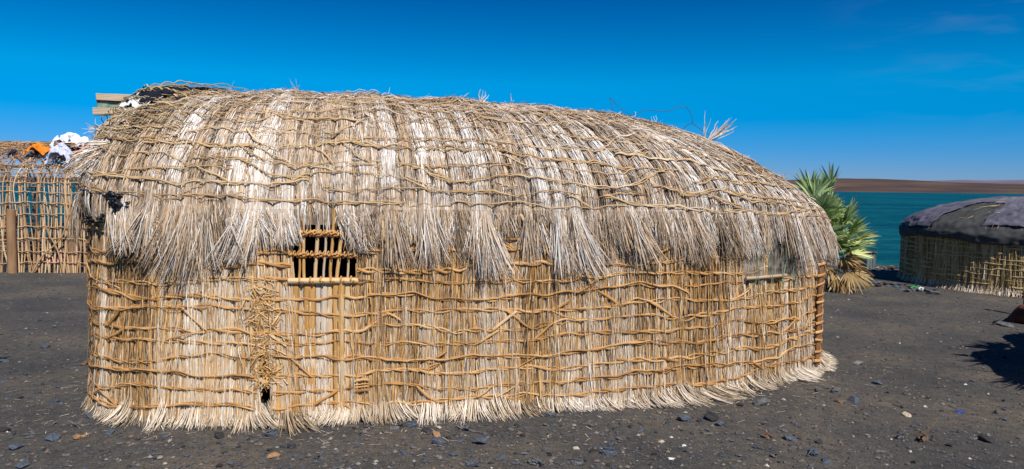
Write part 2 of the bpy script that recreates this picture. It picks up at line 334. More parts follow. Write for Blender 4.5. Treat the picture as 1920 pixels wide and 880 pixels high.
def hill_mat(name, a, b_):
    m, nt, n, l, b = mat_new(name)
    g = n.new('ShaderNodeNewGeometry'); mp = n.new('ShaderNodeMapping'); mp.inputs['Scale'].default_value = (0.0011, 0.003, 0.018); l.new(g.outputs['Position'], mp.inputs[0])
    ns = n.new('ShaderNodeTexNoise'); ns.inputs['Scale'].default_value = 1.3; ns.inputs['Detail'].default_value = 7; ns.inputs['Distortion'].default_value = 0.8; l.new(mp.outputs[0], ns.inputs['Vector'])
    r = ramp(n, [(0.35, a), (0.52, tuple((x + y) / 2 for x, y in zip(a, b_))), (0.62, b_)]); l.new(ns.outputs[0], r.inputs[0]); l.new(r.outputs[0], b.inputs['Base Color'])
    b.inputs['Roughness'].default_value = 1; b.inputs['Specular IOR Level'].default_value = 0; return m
def hills(name, dist, ctrl, matr, label, depth):
    # ctrl: (pixel column, metres high at this distance)
    xs = np.linspace(ctrl[0][0], ctrl[-1][0], 260); hgt = np.interp(xs, [c[0] for c in ctrl], [c[1] for c in ctrl])
    k = np.hanning(25); k /= k.sum(); hgt = np.convolve(np.pad(hgt, 12, 'edge'), k, 'valid')
    n1 = Noise1(hash(name) % 999 if False else len(name), 40); hgt = hgt * (1 + 0.03 * n1(xs))
    mb = MB(); rows = 10; V = []
    n2 = Noise2(5, 90)
    for j in range(rows + 1):
        f = j / rows
        prof = math.sin(min(1, f * 1.05) * math.pi / 2) ** 1.1
        yy = dist + depth * f
        V.append(np.stack([(xs - 960) / FPX * dist * 1.0, np.full_like(xs, yy), -2 + (hgt + 2) * prof * (1 + (0.04 * n2(xs, yy) if j < rows else 0))], -1))
    V.append(np.stack([(xs - 960) / FPX * dist, np.full_like(xs, dist + depth * 2.2), np.full_like(xs, -2)], -1))
    V = np.array(V); idx = np.arange(V.shape[0] * V.shape[1]).reshape(V.shape[:2])
    F = np.stack([idx[:-1, :-1], idx[:-1, 1:], idx[1:, 1:], idx[1:, :-1]], -1).reshape(-1, 4)
    mb.add(V.reshape(-1, 3), F, 0.5, None, 0, True)
    mb.build(name, matr, kind='structure', label=label)
HD = 4200
px = HD / FPX
hills('hills', HD, [(-900, 30), (0, 30), (900, 40), (1300, 60), (1480, 70), (1570, 23 * px), (1660, 28 * px), (1735, 33.5 * px), (1795, 32 * px), (1850, 25.5 * px), (1920, 23 * px), (2300, 22 * px), (3200, 14 * px)],
      hill_mat('far_hills', (0.062, 0.045, 0.047), (0.115, 0.080, 0.064)), 'brown bare hills on the far shore', 900)
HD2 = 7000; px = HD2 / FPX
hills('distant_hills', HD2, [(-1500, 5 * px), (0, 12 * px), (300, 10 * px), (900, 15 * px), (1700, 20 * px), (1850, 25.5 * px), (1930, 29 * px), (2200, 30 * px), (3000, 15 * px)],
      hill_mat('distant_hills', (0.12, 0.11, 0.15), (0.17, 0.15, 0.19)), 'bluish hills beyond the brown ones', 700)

# ------------------------------------------------------------------ outlines (plan curves) for the huts
class Outline:
    def __init__(s, pts, extra=None, N=1600):
        P = np.array(pts, float); n = len(P); out = []; ex = []
        E = np.array(extra, float) if extra is not None else np.zeros((n, 1))
        for i in range(n):
            a, b, c, d = P[i - 1], P[i], P[(i + 1) % n], P[(i + 2) % n]
            t = np.linspace(0, 1, N // n, endpoint=False)[:, None]
            out.append(0.5 * (2 * b + (c - a) * t + (2 * a - 5 * b + 4 * c - d) * t ** 2 + (3 * b - a - 3 * c + d) * t ** 3))
            ex.append(E[i] * (1 - t) + E[(i + 1) % n] * t)
        Q = np.concatenate(out); X = np.concatenate(ex); Q = np.vstack([Q, Q[:1]]); X = np.vstack([X, X[:1]])
        s.S = np.concatenate([[0], np.cumsum(np.linalg.norm(np.diff(Q, axis=0), axis=1))]); s.L = s.S[-1]; s.Q = Q; s.X = X
        T = norm(np.gradient(Q, axis=0)); T[0] = T[-1] = norm(T[0] + T[-1])
        s.Nn = np.stack([T[:, 1], -T[:, 0]], -1)
    def pos(s, a): a = np.asarray(a) % s.L; return np.stack([np.interp(a, s.S, s.Q[:, 0]), np.interp(a, s.S, s.Q[:, 1])], -1)
    def nor(s, a): a = np.asarray(a) % s.L; return norm(np.stack([np.interp(a, s.S, s.Nn[:, 0]), np.interp(a, s.S, s.Nn[:, 1])], -1))
    def ext(s, a, j=0): return np.interp(np.asarray(a) % s.L, s.S, s.X[:, j])
    def hit(s, x, y):      # first crossing of the view ray with the outline: (arc length, height)
        d = ray(x, y); c = s.Q[:, 0] * d[1] - s.Q[:, 1] * d[0]; best = None
        for i in np.nonzero(c[:-1] * c[1:] < 0)[0]:
            f = c[i] / (c[i] - c[i + 1]); q = s.Q[i] * (1 - f) + s.Q[i + 1] * f; dist = math.hypot(*q) 
            if best is None or dist < best[0]: best = (dist, s.S[i] * (1 - f) + s.S[i + 1] * f, EYE + d[2] * q[1] / d[1])
        if best is None:      # just past the silhouette: take the outline point nearest in bearing
            i = int(np.argmin(np.abs(s.Q[:, 0] / s.Q[:, 1] - d[0] / d[1]))); return s.S[i], EYE + d[2] * s.Q[i, 1] / d[1]
        return best[1], best[2]

def bundles(L, wmin, wmax, seed):
    g = np.random.default_rng(seed); e = [0.0]
    while e[-1] < L: e.append(e[-1] + g.uniform(wmin, wmax))
    return np.array(e) * (L / e[-1])

class WallSurf:
    def __init__(s, ol, z1, seed, depth=0.028, wmin=0.06, wmax=0.15, rows=(), batter=0.0):
        s.ol = ol; s.z1 = z1; s.e = bundles(ol.L, wmin, wmax, seed); s.depth = depth; s.rows = np.array(rows); s.batter = batter
        g = np.random.default_rng(seed + 1); s.bt = g.uniform(-1, 1, len(s.e)); s.bd = g.uniform(-0.6, 1, len(s.e)) * 0.008
        s.wz = Noise2(seed + 2, 0.5)
    def bid(s, a): return np.clip(np.searchsorted(s.e, np.asarray(a) % s.ol.L, 'right') - 1, 0, len(s.e) - 2)
    def frac(s, a): a = np.asarray(a) % s.ol.L; i = s.bid(a); return (a - s.e[i]) / (s.e[i + 1] - s.e[i])
    def disp(s, a, z):
        d = s.depth * np.sqrt(np.clip(np.sin(np.pi * s.frac(a)), 0, 1)) + s.bd[s.bid(a)]
        for r in s.rows: d = d - 0.008 * np.exp(-((z - r) / 0.022) ** 2)
        return d + 0.015 * s.wz(a, z) + s.batter * (z / s.z1)
    def env(s, a, z, off=0.0):      # smooth skin over the bundles, where the strips are tied
        a = np.asarray(a, float); z = np.asarray(z, float) + 0 * a
        d = s.depth * (0.80 + 0.20 * np.sqrt(np.clip(np.sin(np.pi * s.frac(a)), 0, 1))) + 0.015 * s.wz(a, z) + 0.4 * s.bd[s.bid(a)]
        q = s.ol.pos(a) + s.ol.nor(a) * (d + off)[..., None]
        return np.concatenate([q, z[..., None]], -1)
    def p(s, a, z, off=0.0):
        a = np.asarray(a, float); z = np.asarray(z, float) + 0 * a
        q = s.ol.pos(a) + s.ol.nor(a) * (s.disp(a, z) + off)[..., None]
        return np.concatenate([q, z[..., None]], -1)
    def n(s, a): q = s.ol.nor(a); return np.concatenate([q, np.zeros(q.shape[:-1] + (1,))], -1)

class RoofSurf:
    """curved shell from the eave (v=0) to the ridge (v=1); ridge x per outline point in ext(0), exponent in ext(1)"""
    def __init__(s, ol, off, ze, ridge, seed, depth=0.03, wmin=0.09, wmax=0.17, rows=()):
        s.ol = ol; s.off = off; s.ze = ze; s.ridge = ridge; s.e = bundles(ol.L, wmin, wmax, seed); s.depth = depth; s.rows = rows
        g = np.random.default_rng(seed + 1); s.bt = g.uniform(-1, 1, len(s.e)); s.wz = Noise2(seed + 2, 0.45); s.wz2 = Noise2(seed + 3, 0.14)
    bid = WallSurf.bid; frac = WallSurf.frac
    def raw(s, a, v):
        a = np.asarray(a, float); v = np.asarray(v, float) + 0 * a
        P = s.ol.pos(a) + s.ol.nor(a) * s.off; qx = s.ol.ext(a, 0); ex = s.ol.ext(a, 1)
        Q, zr = s.ridge(qx)
        th = np.clip(v, -0.2, 1.0) * np.pi / 2; c = np.clip(np.cos(th), 1e-4, 1) ** (2 / ex); sn_ = np.sign(th) * np.abs(np.sin(th)) ** (2 / ex * 0 + 1.0 * (2 / ex))
        xy = Q + (P - Q) * c[..., None]; ze = s.ze + (s.ol.ext(a, 2) if s.ol.X.shape[1] > 2 else 0); z = ze + (zr - ze) * sn_
        return np.concatenate([xy, z[..., None]], -1)
    def n(s, a, v):
        v = np.clip(v, 0.01, 0.97); h = 0.012
        da = s.raw(np.asarray(a) + h, v) - s.raw(np.asarray(a) - h, v); dv = s.raw(a, v + h) - s.raw(a, v - h)
        return norm(np.cross(da, dv))
    def p(s, a, v, off=0.0):
        v = np.asarray(v, float) + 0 * np.asarray(a, float)
        d = s.depth * np.sqrt(np.clip(np.sin(np.pi * s.frac(a)), 0, 1)) * (1 - 0.6 * np.clip(v, 0, 1) ** 2)
        for r in s.rows: d = d - 0.012 * np.exp(-((v - r) / 0.02) ** 2)
        d = d + 0.022 * s.wz(a, v * 1.7) + 0.008 * s.wz2(a, v * 1.7)
        return s.raw(a, v) + s.n(a, v) * (d + off)[..., None]
    def env(s, a, v, off=0.0):
        v = np.asarray(v, float) + 0 * np.asarray(a, float)
        d = s.depth * (0.7 + 0.3 * np.sqrt(np.clip(np.sin(np.pi * s.frac(a)), 0, 1))) * (1 - 0.6 * np.clip(v, 0, 1) ** 2) + 0.022 * s.wz(a, v * 1.7)
        return s.raw(a, v) + s.n(a, v) * (d + off)[..., None]

def shell(mb, fn, A, B, mat, tintf, skip=None, flip=False):
    a, b = np.meshgrid(A, B); P = fn(a, b); idx = np.arange(a.size).reshape(a.shape)
    F = np.stack([idx[:-1, :-1], idx[:-1, 1:], idx[1:, 1:], idx[1:, :-1]], -1).reshape(-1, 4)
    if skip is not None:
        ca = (a[:-1, :-1] + a[1:, 1:]).ravel() / 2; cb = (b[:-1, :-1] + b[1:, 1:]).ravel() / 2; F = F[~skip(ca, cb)]
    mb.add(P, F, tintf(a, b), np.stack([a.ravel(), b.ravel()], -1), mat, True)

def sample_s(L, ranges, n):
    """arc lengths drawn from weighted ranges (a,b,weight density)"""
    w = np.array([(b - a) * d for a, b, d in ranges]); k = rng.choice(len(ranges), n, p=w / w.sum())
    A = np.array([r[0] for r in ranges]); B = np.array([r[1] for r in ranges]); return A[k] + (B[k] - A[k]) * rng.random(n)

def wall_blades(mb, ws, s0, z0, ln, tint, width, lift=0.012, drift=0.02, mat=0, K=5, skip=None, wild=0.0):
    n = len(s0); t = np.linspace(0, 1, K)[None]
    dr = (rng.normal(0, drift, n) + .022 * ws.bt[(ws.bid(s0) * 7 + 3) % len(ws.bt)] * ln / .35)[:, None]
    a = s0[:, None] + dr * t + rng.normal(0, 0.004, (n, K)).cumsum(1); z = z0[:, None] - ln[:, None] * t
    z = np.clip(z, 0.01, None)
    base = rng.uniform(0.001, 0.010, n)[:, None]
    off = base + lift * rng.random(n)[:, None] * t ** 2 + wild * (rng.random(n)[:, None] ** 4) * t ** 2
    P = ws.p(a, z, off); N = ws.n(a)
    keep = np.ones(n, bool)
    if skip is not None: keep = ~(skip(a, z).any(1))
    W = width[:, None] * np.array([0.7] + [1.0] * (K - 2) + [0.35])[None]
    ribbons(mb, P[keep], W[keep], N[keep], tint[keep], rng.uniform(-0.9, 0.9, n)[keep], mat, broad=0.012)

def roof_blades(mb, rs, s0, v0, ln, tint, width, arc, lift=0.03, drift=0.03, mat=0, K=6, keep=None):
    n = len(s0); t = np.linspace(0, 1, K)[None]; dr = rng.normal(0, drift, n)[:, None]
    a = s0[:, None] + dr * t; v = v0[:, None] - ln[:, None] / arc * t
    off = rng.uniform(0.0, 0.012, n)[:, None] + lift * (rng.random(n)[:, None] ** 2) * t ** 1.5
    P = rs.p(a, v, off); 
    low = v < 0; P[..., 2] = P[..., 2]
    N = rs.n(a, v)
    if keep is not None:
        m_ = keep(s0, v0 - ln / arc * .5); P, N, tint, width, n = P[m_], N[m_], tint[m_], width[m_], int(m_.sum())
    W = width[:, None] * np.array([0.7] + [1.0] * (K - 2) + [0.3])[None]
    ribbons(mb, P, W, N, tint, rng.uniform(-0.9, 0.9, n), mat)

def twisted(mb, fn, nrm, s, y, r=0.007, A=0.008, period=0.17, off=0.02, mat=0, strands=2, tint=0.5, seed=0):
    """two flat withies twisted round each other along a surface; fn(s,y,off) positions"""
    g = np.random.default_rng(seed); ph = g.uniform(0, 6.28); wn_ = Noise1(seed + 3, 0.22); an = Noise1(seed + 9, 0.35)
    for k in range(strands):
        q = s / period * 2 * np.pi * 0.5 + ph + k * np.pi
        amp = A * (1 + 0.6 * an(s)); kn = Noise1(seed + 17 + k, 0.045)
        yy = y + amp * np.cos(q) + .0035 * kn(s); oo = off + r * 0.35 * np.sin(q)
        P = fn(s, yy, oo); P = P + 0
        rr = r * (1 + 0.55 * wn_(s + k * 7)); rr[0] *= 0.4; rr[-1] *= 0.4
        tube(mb, P, rr, 6, np.repeat(np.clip(tint + 0.3 * wn_(s * 1.3 + k * 3) + g.uniform(-.1, .1), 0, 1), 6), mat, (1.0, 0.30), nrm(s, yy), cap=False)

# ------------------------------------------------------------------ the main hut
WP = [(-3.45, 6.8), (-3.3, 6.0), (-3.06, 5.3), (-2.90, 4.96), (-2.60, 4.76), (-1.75, 4.65), (-0.93, 4.85), (0, 4.99), (1.1, 5.22), (2.05, 5.72), (2.58, 6.16), (2.74, 6.36), (2.86, 6.8),
      (2.9, 7.6), (2.5, 8.25), (1.3, 8.3), (-0.5, 8.05), (-2.2, 7.85), (-3.3, 7.5)]
WE = [(-2.55, 2.5, .10), (-2.55, 2.4, .10), (-2.55, 2.3, .10), (-2.5, 2.2, .08), (-2.32, 2.15, .04), (-1.85, 2.05, 0), (-1.3, 2.0, 0), (-0.65, 2.0, 0), (0.0, 1.9, 0), (0.38, 1.72, -.03), (0.48, 1.55, -.08), (0.53, 1.42, -.11), (0.58, 1.38, -.12),
      (0.62, 1.45, -.08), (0.6, 1.8, 0), (0.3, 2.0, 0), (-0.8, 2.1, 0), (-2.0, 2.2, .05), (-2.5, 2.4, .1)]
ol = Outline(WP, WE, 3200)
wrows = [0.135 + 0.1035 * k for k in range(12)]
ZT = 1.35
wall = WallSurf(ol, ZT, 21, rows=wrows, depth=0.019)
def ridge(qx):
    y = 6.42 + 0.14 * qx
    z = np.interp(qx, [-3, -2.55, -1.3, 0.2, 0.9, 1.3], [2.28, 2.31, 2.335, 2.27, 2.19, 2.1])
    return np.stack([qx, y], -1), z
rrows = [0.03, 0.09, 0.15, 0.22, 0.29, 0.36, 0.43, 0.51, 0.59, 0.67, 0.75, 0.83, 0.9]
roof = RoofSurf(ol, 0.0, 1.44, ridge, 31, rows=rrows, depth=.038)
s_front0 = 0.3
s_corner = ol.hit(1540, 600)[0]
def SZ(x, y): return ol.hit(x, y)
def S(x, y=600): return ol.hit(x, y)[0]

hut = thing('thatched_hut', 'long hut of golden straw walls and bleached thatch bound with orange bark strips', 'hut', (-0.3, 6.5, 0))

# openings in wall coordinates
def rect(x0, y0, x1, y1):
    a0, zt = SZ(x0, y0); a1, zb = SZ(x1, y1); return a0, a1, zb, zt
WIN = rect(548, 398, 668, 520)
WIN2 = rect(1440, 420, 1480, 512)
GAP = rect(488, 664, 508, 762)
LEFT = (ol.hit(178, 400)[0] - 0.12, ol.hit(250, 400)[0], 1.34, 1.53)
gj = Noise1(77, 0.05)
def inside(r, a, z, e=0.0):
    w = gj(z * 3 + a) * 0.012
    return (a > r[0] + e + w) & (a < r[1] - e + w) & (z > r[2] + e) & (z < r[3] - e)
def skip_wall(a, z, e=0.0):
    return inside(WIN, a, z, e) | inside(WIN2, a, z, e) | inside(GAP, a, z, e) | inside(LEFT, a, z, e)

pn = Noise2(41, 0.35); pn2 = Noise2(42, 1.1)
ws1, _z = SZ(515, 600); ws2, _z = SZ(655, 600)
mb = MB()
tf = lambda a, z: np.clip(0.50 + 0.16 * wall.bt[wall.bid(a)] + 0.14 * pn(a, z) - 0.12, 0, 1)
A = np.concatenate([np.arange(0.0, s_corner + 1.2, 0.0075), np.arange(s_corner + 1.2, ol.L, 0.03), [ol.L]])
shell(mb, wall.p, A, np.linspace(0.0, ZT, 76), 0, tf, skip_wall)
# inner shell gives the wall thickness; its near-black colour paints the indoor shade
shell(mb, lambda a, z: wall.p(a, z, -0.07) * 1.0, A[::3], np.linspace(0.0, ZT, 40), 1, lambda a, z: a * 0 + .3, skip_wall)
nb = 56000
s0 = sample_s(ol.L, [(s_front0, s_corner + 0.5, 1.0), (s_corner + 0.5, ol.L + s_front0, 0.13)], nb)
z0 = rng.uniform(0.15, ZT, nb); ln = rng.uniform(0.18, 0.6, nb); ln = np.minimum(ln, z0 - 0.02)
bt = wall.bt[wall.bid(s0)]
yellow = np.clip(1.1 - abs(s0 - S(500)) / 0.18, 0, 1)
tint = np.clip(0.52 + 0.17 * bt + 0.17 * pn(s0, z0 * .6) + .13 * pn2(s0, z0) + (.62 - z0) * .13 + rng.normal(0, 0.25, nb) + np.where(z0 < 0.45, 0.08, 0) + 0.10 * (z0 < 1.2) * np.clip(bt, 0, 1) - 0.12 * yellow, 0.02, 1)
edge = np.abs(wall.frac(s0) - 0.5) * 2
tint = np.where((edge > 0.85) & (rng.random(nb) < 0.35), tint * 0.7, tint)  # some edge strands darkened: shade between bundles put into the tint
wall_blades(mb, wall, s0, z0, ln, tint, rng.uniform(0.0022, 0.0068, nb), 0.009, 0.010, skip=skip_wall, wild=0.022)
# broad flat stalks of the panel below the window
for k, f in enumerate(np.linspace(0.03, 0.97, 13)):
    a = ws1 + (ws2 - ws1) * f; z = np.linspace(0.10, WIN[2] - 0.02 + rng.uniform(-.02, .02), 14)
    P = wall.p(np.full(14, a) + 0.006 * gj(z * .3 + k), z, 0.008); 
    tube(mb, P, 0.020 + 0.006 * rng.random(), 6, float(np.clip(rng.normal(0.5, 0.14), .2, .9)), 0, (1, 0.35), wall.n(np.full(14, a)))
# loose yellow chaff left of the panel
n = 520; a = S(497) + rng.normal(0, 0.045, n); z = rng.uniform(0.30, 1.0, n) * 1.0
t = np.linspace(0, 1, 4)[None]; aa = a[:, None] + rng.normal(0, 0.05, n)[:, None] * t; zz = z[:, None] - rng.uniform(-.01, 0.10, n)[:, None] * t
ribbons(mb, wall.p(aa, zz, 0.01 + 0.02 * rng.random(n)[:, None] * (1 + 0 * t)), rng.uniform(.003, .007, n)[:, None] * np.ones((1, 4)), wall.n(aa), np.clip(rng.normal(.48, .13, n), 0.05, 1), rng.uniform(-1, 1, n))
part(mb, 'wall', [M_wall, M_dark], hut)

# fringe at the foot of the wall: every bundle fans out over the ground
mb = MB()
bs = wall.e[:-1]; n_b = len(bs); cen = (wall.e[:-1] + wall.e[1:]) / 2; wid = np.diff(wall.e)
vis = (cen > s_front0) & (cen < s_corner + 0.6)
per = np.where(vis, (wid * 1100 * rng.uniform(.35, 1.2, n_b)).astype(int), 14)
bi = np.repeat(np.arange(n_b), per); n = len(bi)
u = rng.uniform(-0.5, 0.5, n); spread = rng.uniform(0.2, 1.1, n_b)[bi]; lean = rng.normal(0.03, 0.055, n_b)[bi] * np.where(cen[bi] < S(230), .3, 1) + np.where(cen[bi] > S(1150), 0.05, 0)
outw = (0.05 + 0.13 * rng.random(n_b) ** 1.5)[bi] * rng.uniform(0.3, 1.3, n) * np.where(cen[bi] < S(230), .45, 1); top = rng.uniform(0.07, 0.20, n) * rng.uniform(.7, 1.2, n_b)[bi]
K = 5; t = np.linspace(0, 1, K)[None]
a = (cen[bi] + u * wid[bi])[:, None] + (u * wid[bi] * spread + lean + rng.normal(0, .012, n))[:, None] * t ** 1.5
zend = rng.uniform(-0.002, 0.03, n)[:, None] * (rng.random(n)[:, None] < .85) + 0.003
z = top[:, None] * (1 - t) ** 1.15 + zend * t
off = 0.004 + outw[:, None] * t ** 1.6
q = wall.ol.pos(a) + wall.ol.nor(a) * (wall.disp(a, np.maximum(z, .1)) * (1 - .3 * t) + off)[..., None]
P = np.concatenate([q, (z + ground_z(q[..., 0], q[..., 1]) * t)[..., None]], -1)
ribbons(mb, P, rng.uniform(.0028, .0065, n)[:, None] * np.array([1, 1, 1, .8, .35])[None], wall.n(a), np.clip(0.50 + 0.22 * wall.bt[bi] + .14 * Noise1(88, .5)(cen[bi]) + rng.normal(0, .2, n), 0.03, 1), rng.uniform(-1, 1, n))
part(mb, 'foot_fringe', M_foot, hut)

# bark strip bindings round the wall, one part per row
wander = [Noise1(200 + i, 0.42) for i in range(len(wrows))]
wander2 = [Noise1(260 + i, 0.13) for i in range(len(wrows))]
common = Noise1(300, 0.75)
def rowz(i, s): return wrows[i] + 0.030 * wander[i](s) + 0.014 * wander2[i](s) + 0.034 * common(s)
def row_part(i):
    mb = MB(); r = wrows[i]
    cuts = [s_front0]; g = np.random.default_rng(500 + i)
    while cuts[-1] < ol.L + s_front0 - 0.3: cuts.append(cuts[-1] + g.uniform(0.7, 2.2))
    for j in range(len(cuts) - 1):
        a0, a1 = cuts[j] - 0.09, cuts[j + 1] + 0.07
        s = np.arange(a0, a1, 0.015 if a0 < s_corner + .5 else 0.04)
        z = rowz(i, s)
        # an end that slants off to the next row
        if g.random() < 0.5:
            k = g.choice([-1, 1]); tail = np.clip((s - (a1 - 0.16)) / 0.16, 0, 1); z = z + k * 0.075 * tail ** 1.3
        z = np.clip(z, 0.06, ZT - .03)
        ok = ~(skip_wall(s, z, -0.01))
        seg = np.split(np.arange(len(s)), np.nonzero(np.diff(ok.astype(int)))[0] + 1)
        for q in seg:
            if ok[q[0]] and len(q) > 6:
                twisted(mb, lambda s_, y_, o_: wall.env(s_, y_, o_), lambda s_, y_: wall.n(s_), s[q], z[q], r=g.uniform(.0046, .0074), A=g.uniform(.006, .011), off=0.014, seed=int(1000 + i * 50 + j), tint=g.uniform(.35, .7),
                        period=g.uniform(.10, .18), strands=int(g.choice([2, 2, 3])))
                if g.random() < 0.25:
                    twisted(mb, lambda s_, y_, o_: wall.env(s_, y_, o_), lambda s_, y_: wall.n(s_), s[q], z[q] + g.uniform(-.012, .012), r=.0055, A=.006, off=0.022, seed=int(3000 + i * 50 + j), strands=1, tint=.5)
    part(mb, 'wall_binding', M_bind, hut)
for i in range(len(wrows)): row_part(i)
# slanting strips running from row to row
g = np.random.default_rng(9)
for k in range(38):
    a = g.uniform(s_front0 + .3, s_corner - .1); i = g.integers(0, 10); d = g.choice([-1, 1]) * g.uniform(0.10, 0.2)
    s = np.linspace(a, a + d, 14); f = np.linspace(0, 1, 14); z = rowz(i, s) * (1 - f) + rowz(i + 1, s) * f
    if skip_wall(s, z).any(): continue
    o = np.argsort(s); mb = MB(); twisted(mb, lambda s_, y_, o_: wall.env(s_, y_, o_), lambda s_, y_: wall.n(s_), s[o], z[o], r=.0085, A=.002, off=0.020, seed=4000 + k, strands=1, tint=g.uniform(.35, .7)); part(mb, 'cross_strip', M_bind, hut)
s = np.linspace(S(663), S(692), 12); mb = MB()
for k in range(4):
    twisted(mb, lambda s_, y_, o_: wall.env(s_, y_, o_), lambda s_, y_: wall.n(s_), s, 0.215 + 0.022 * k + 0.01 * gj(s), r=.007, A=.002, off=0.024, seed=4400 + k, strands=1, tint=.5)
part(mb, 'coiled_strip', M_bind, hut)

# roof: shell, thatch blades, ridge litter
mb = MB(); nr = Noise2(51, 0.4); nr2 = Noise2(52, 0.16)
A = np.concatenate([np.arange(0.0, s_corner + 1.6, 0.011), np.arange(s_corner + 1.6, ol.L, 0.04), [ol.L]])
rt_f = lambda a, v: np.clip(0.33 + 0.12 * roof.bt[roof.bid(a)] + 0.14 * nr(a, v), 0, 1)
shell(mb, lambda a, v: roof.p(a, v), A, np.linspace(-0.07, 1.0, 86), 0, rt_f, lambda a_, v_: (a_ > LEFT[0]) & (a_ < LEFT[1]) & (v_ < .02))
shell(mb, lambda a, v: roof.p(a, v, -0.06), A[::3], np.linspace(0.0, 1.0, 40), 1, lambda a, v: a * 0 + .3)  # roof underside, indoor shade put into its near-black colour
nb = 64000; ARC = 1.9
rng_front = [(0.0, s_corner + 1.4, 1.0), (s_corner + 1.4, ol.L, 0.14)]
s0 = sample_s(ol.L, rng_front, nb); v0 = rng.uniform(0.06, 1.04, nb) ** 0.9
# thin out where the shell narrows towards the ridge
ln = rng.uniform(0.12, 0.46, nb)
bt = roof.bt[roof.bid(s0)]
tint = 0.59 + 0.20 * bt + 0.17 * nr(s0, v0 * 1.7) + 0.10 * nr2(s0, v0 * 1.7) + rng.normal(0, 0.19, nb) - 0.35 * np.clip(v0 - .6, 0, 1)
edge = np.abs(roof.frac(s0) - 0.5) * 2
tint = np.where((edge > 0.75) & (rng.random(nb) < 0.6), tint * 0.38, tint)  # paints shadowed gaps between thatch bundles by darkening strands there
tint = np.clip(tint, 0.03, 1)
roof_blades(mb, roof, s0, np.minimum(v0, 1.0), ln, tint, rng.uniform(0.0024, 0.0068, nb), ARC, 0.018, 0.022, keep=lambda a_, v_: ~((a_ < 2.15) & (v_ > .56)))
# wisps lying across, mostly near the ridge
n = 5000; a = sample_s(ol.L, rng_front, n); v = np.clip(1 - np.abs(rng.normal(0, .30, n)), 0.05, 1.0); v = np.where(a < 2.15, np.minimum(v, .5), v)
t = np.linspace(0, 1, 5)[None]; L_ = rng.uniform(0.05, 0.32, n) * rng.choice([-1, 1], n)
aa = a[:, None] + L_[:, None] * t; vv = np.clip(v[:, None] + rng.normal(0, .03, n)[:, None] * t + rng.normal(0, .03, n)[:, None] * t ** 2, 0.0, 1.0)
ribbons(mb, roof.p(aa, vv, 0.014 + 0.03 * (rng.random(n)[:, None] ** 2) * np.sin(np.pi * t) + .03 * (rng.random(n)[:, None] ** 5) * t), rng.uniform(.003, .006, n)[:, None] * np.ones((1, 5)), roof.n(aa, vv), np.clip(rng.normal(.5, .16, n), .05, 1), rng.uniform(-1, 1, n))
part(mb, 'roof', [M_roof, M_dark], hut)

# strip bindings over the roof
def rp(s, v, o): return roof.env(s, np.clip(v, 0, 1), o)
def rowv(i, s): return rrows[i] + (0.012 if i < 2 else 0.028) * Noise1(700 + i, 0.38)(s) + 0.008 * Noise1(740 + i, 0.12)(s) + 0.010 * Noise1(800, 0.8)(s)
for i, v in enumerate(rrows):
    mb = MB(); g = np.random.default_rng(600 + i); c = 0.0
    while c < ol.L - 0.1:
        nxt = min(c + g.uniform(0.5, 1.9), ol.L); s = np.arange(c - 0.05, nxt + 0.06, 0.018 if c < s_corner + 1 else .05)
        vv = rowv(i, s)
        if g.random() < 0.5: vv = vv + g.choice([-1, 1]) * 0.045 * np.clip((s - (nxt - .22)) / .22, 0, 1) ** 1.2
        if g.random() < 0.5: vv = vv + g.choice([-1, 1]) * 0.045 * np.clip(((c + .22) - s) / .22, 0, 1) ** 1.2
        hi = v > 0.45
        twisted(mb, rp, lambda s_, y_: roof.n(s_, np.clip(y_, .01, .97)), s, vv, r=g.uniform(.0030, .0050) * (0.9 if hi else 1.0), A=g.uniform(.004, .009), off=0.014, seed=int(5000 + i * 60 + int(c * 10)), strands=int(g.choice([1, 2, 2, 3])),
                tint=g.uniform(.3, .75) - (.0 if not hi else -.1), period=g.uniform(.15, .3))
        c = nxt + (g.uniform(-.1, .22))
    part(mb, 'roof_binding', M_bind2, hut)
g = np.random.default_rng(10)
for k in range(60):
    a = g.uniform(0.1, s_corner + .5); i = g.integers(0, 11); d = g.choice([-1, 1]) * g.uniform(0.12, 0.3)
    s = np.linspace(a, a + d, 14); f = np.linspace(0, 1, 14); v = rowv(i, s) * (1 - f) + rowv(i + 1, s) * f
    o = np.argsort(s); mb = MB(); twisted(mb, rp, lambda s_, y_: roof.n(s_, y_), s[o], v[o], r=.0048, A=.002, off=0.018, seed=6000 + k, strands=1, tint=g.uniform(.3, .8)); part(mb, 'roof_cross_strip', M_bind2, hut)

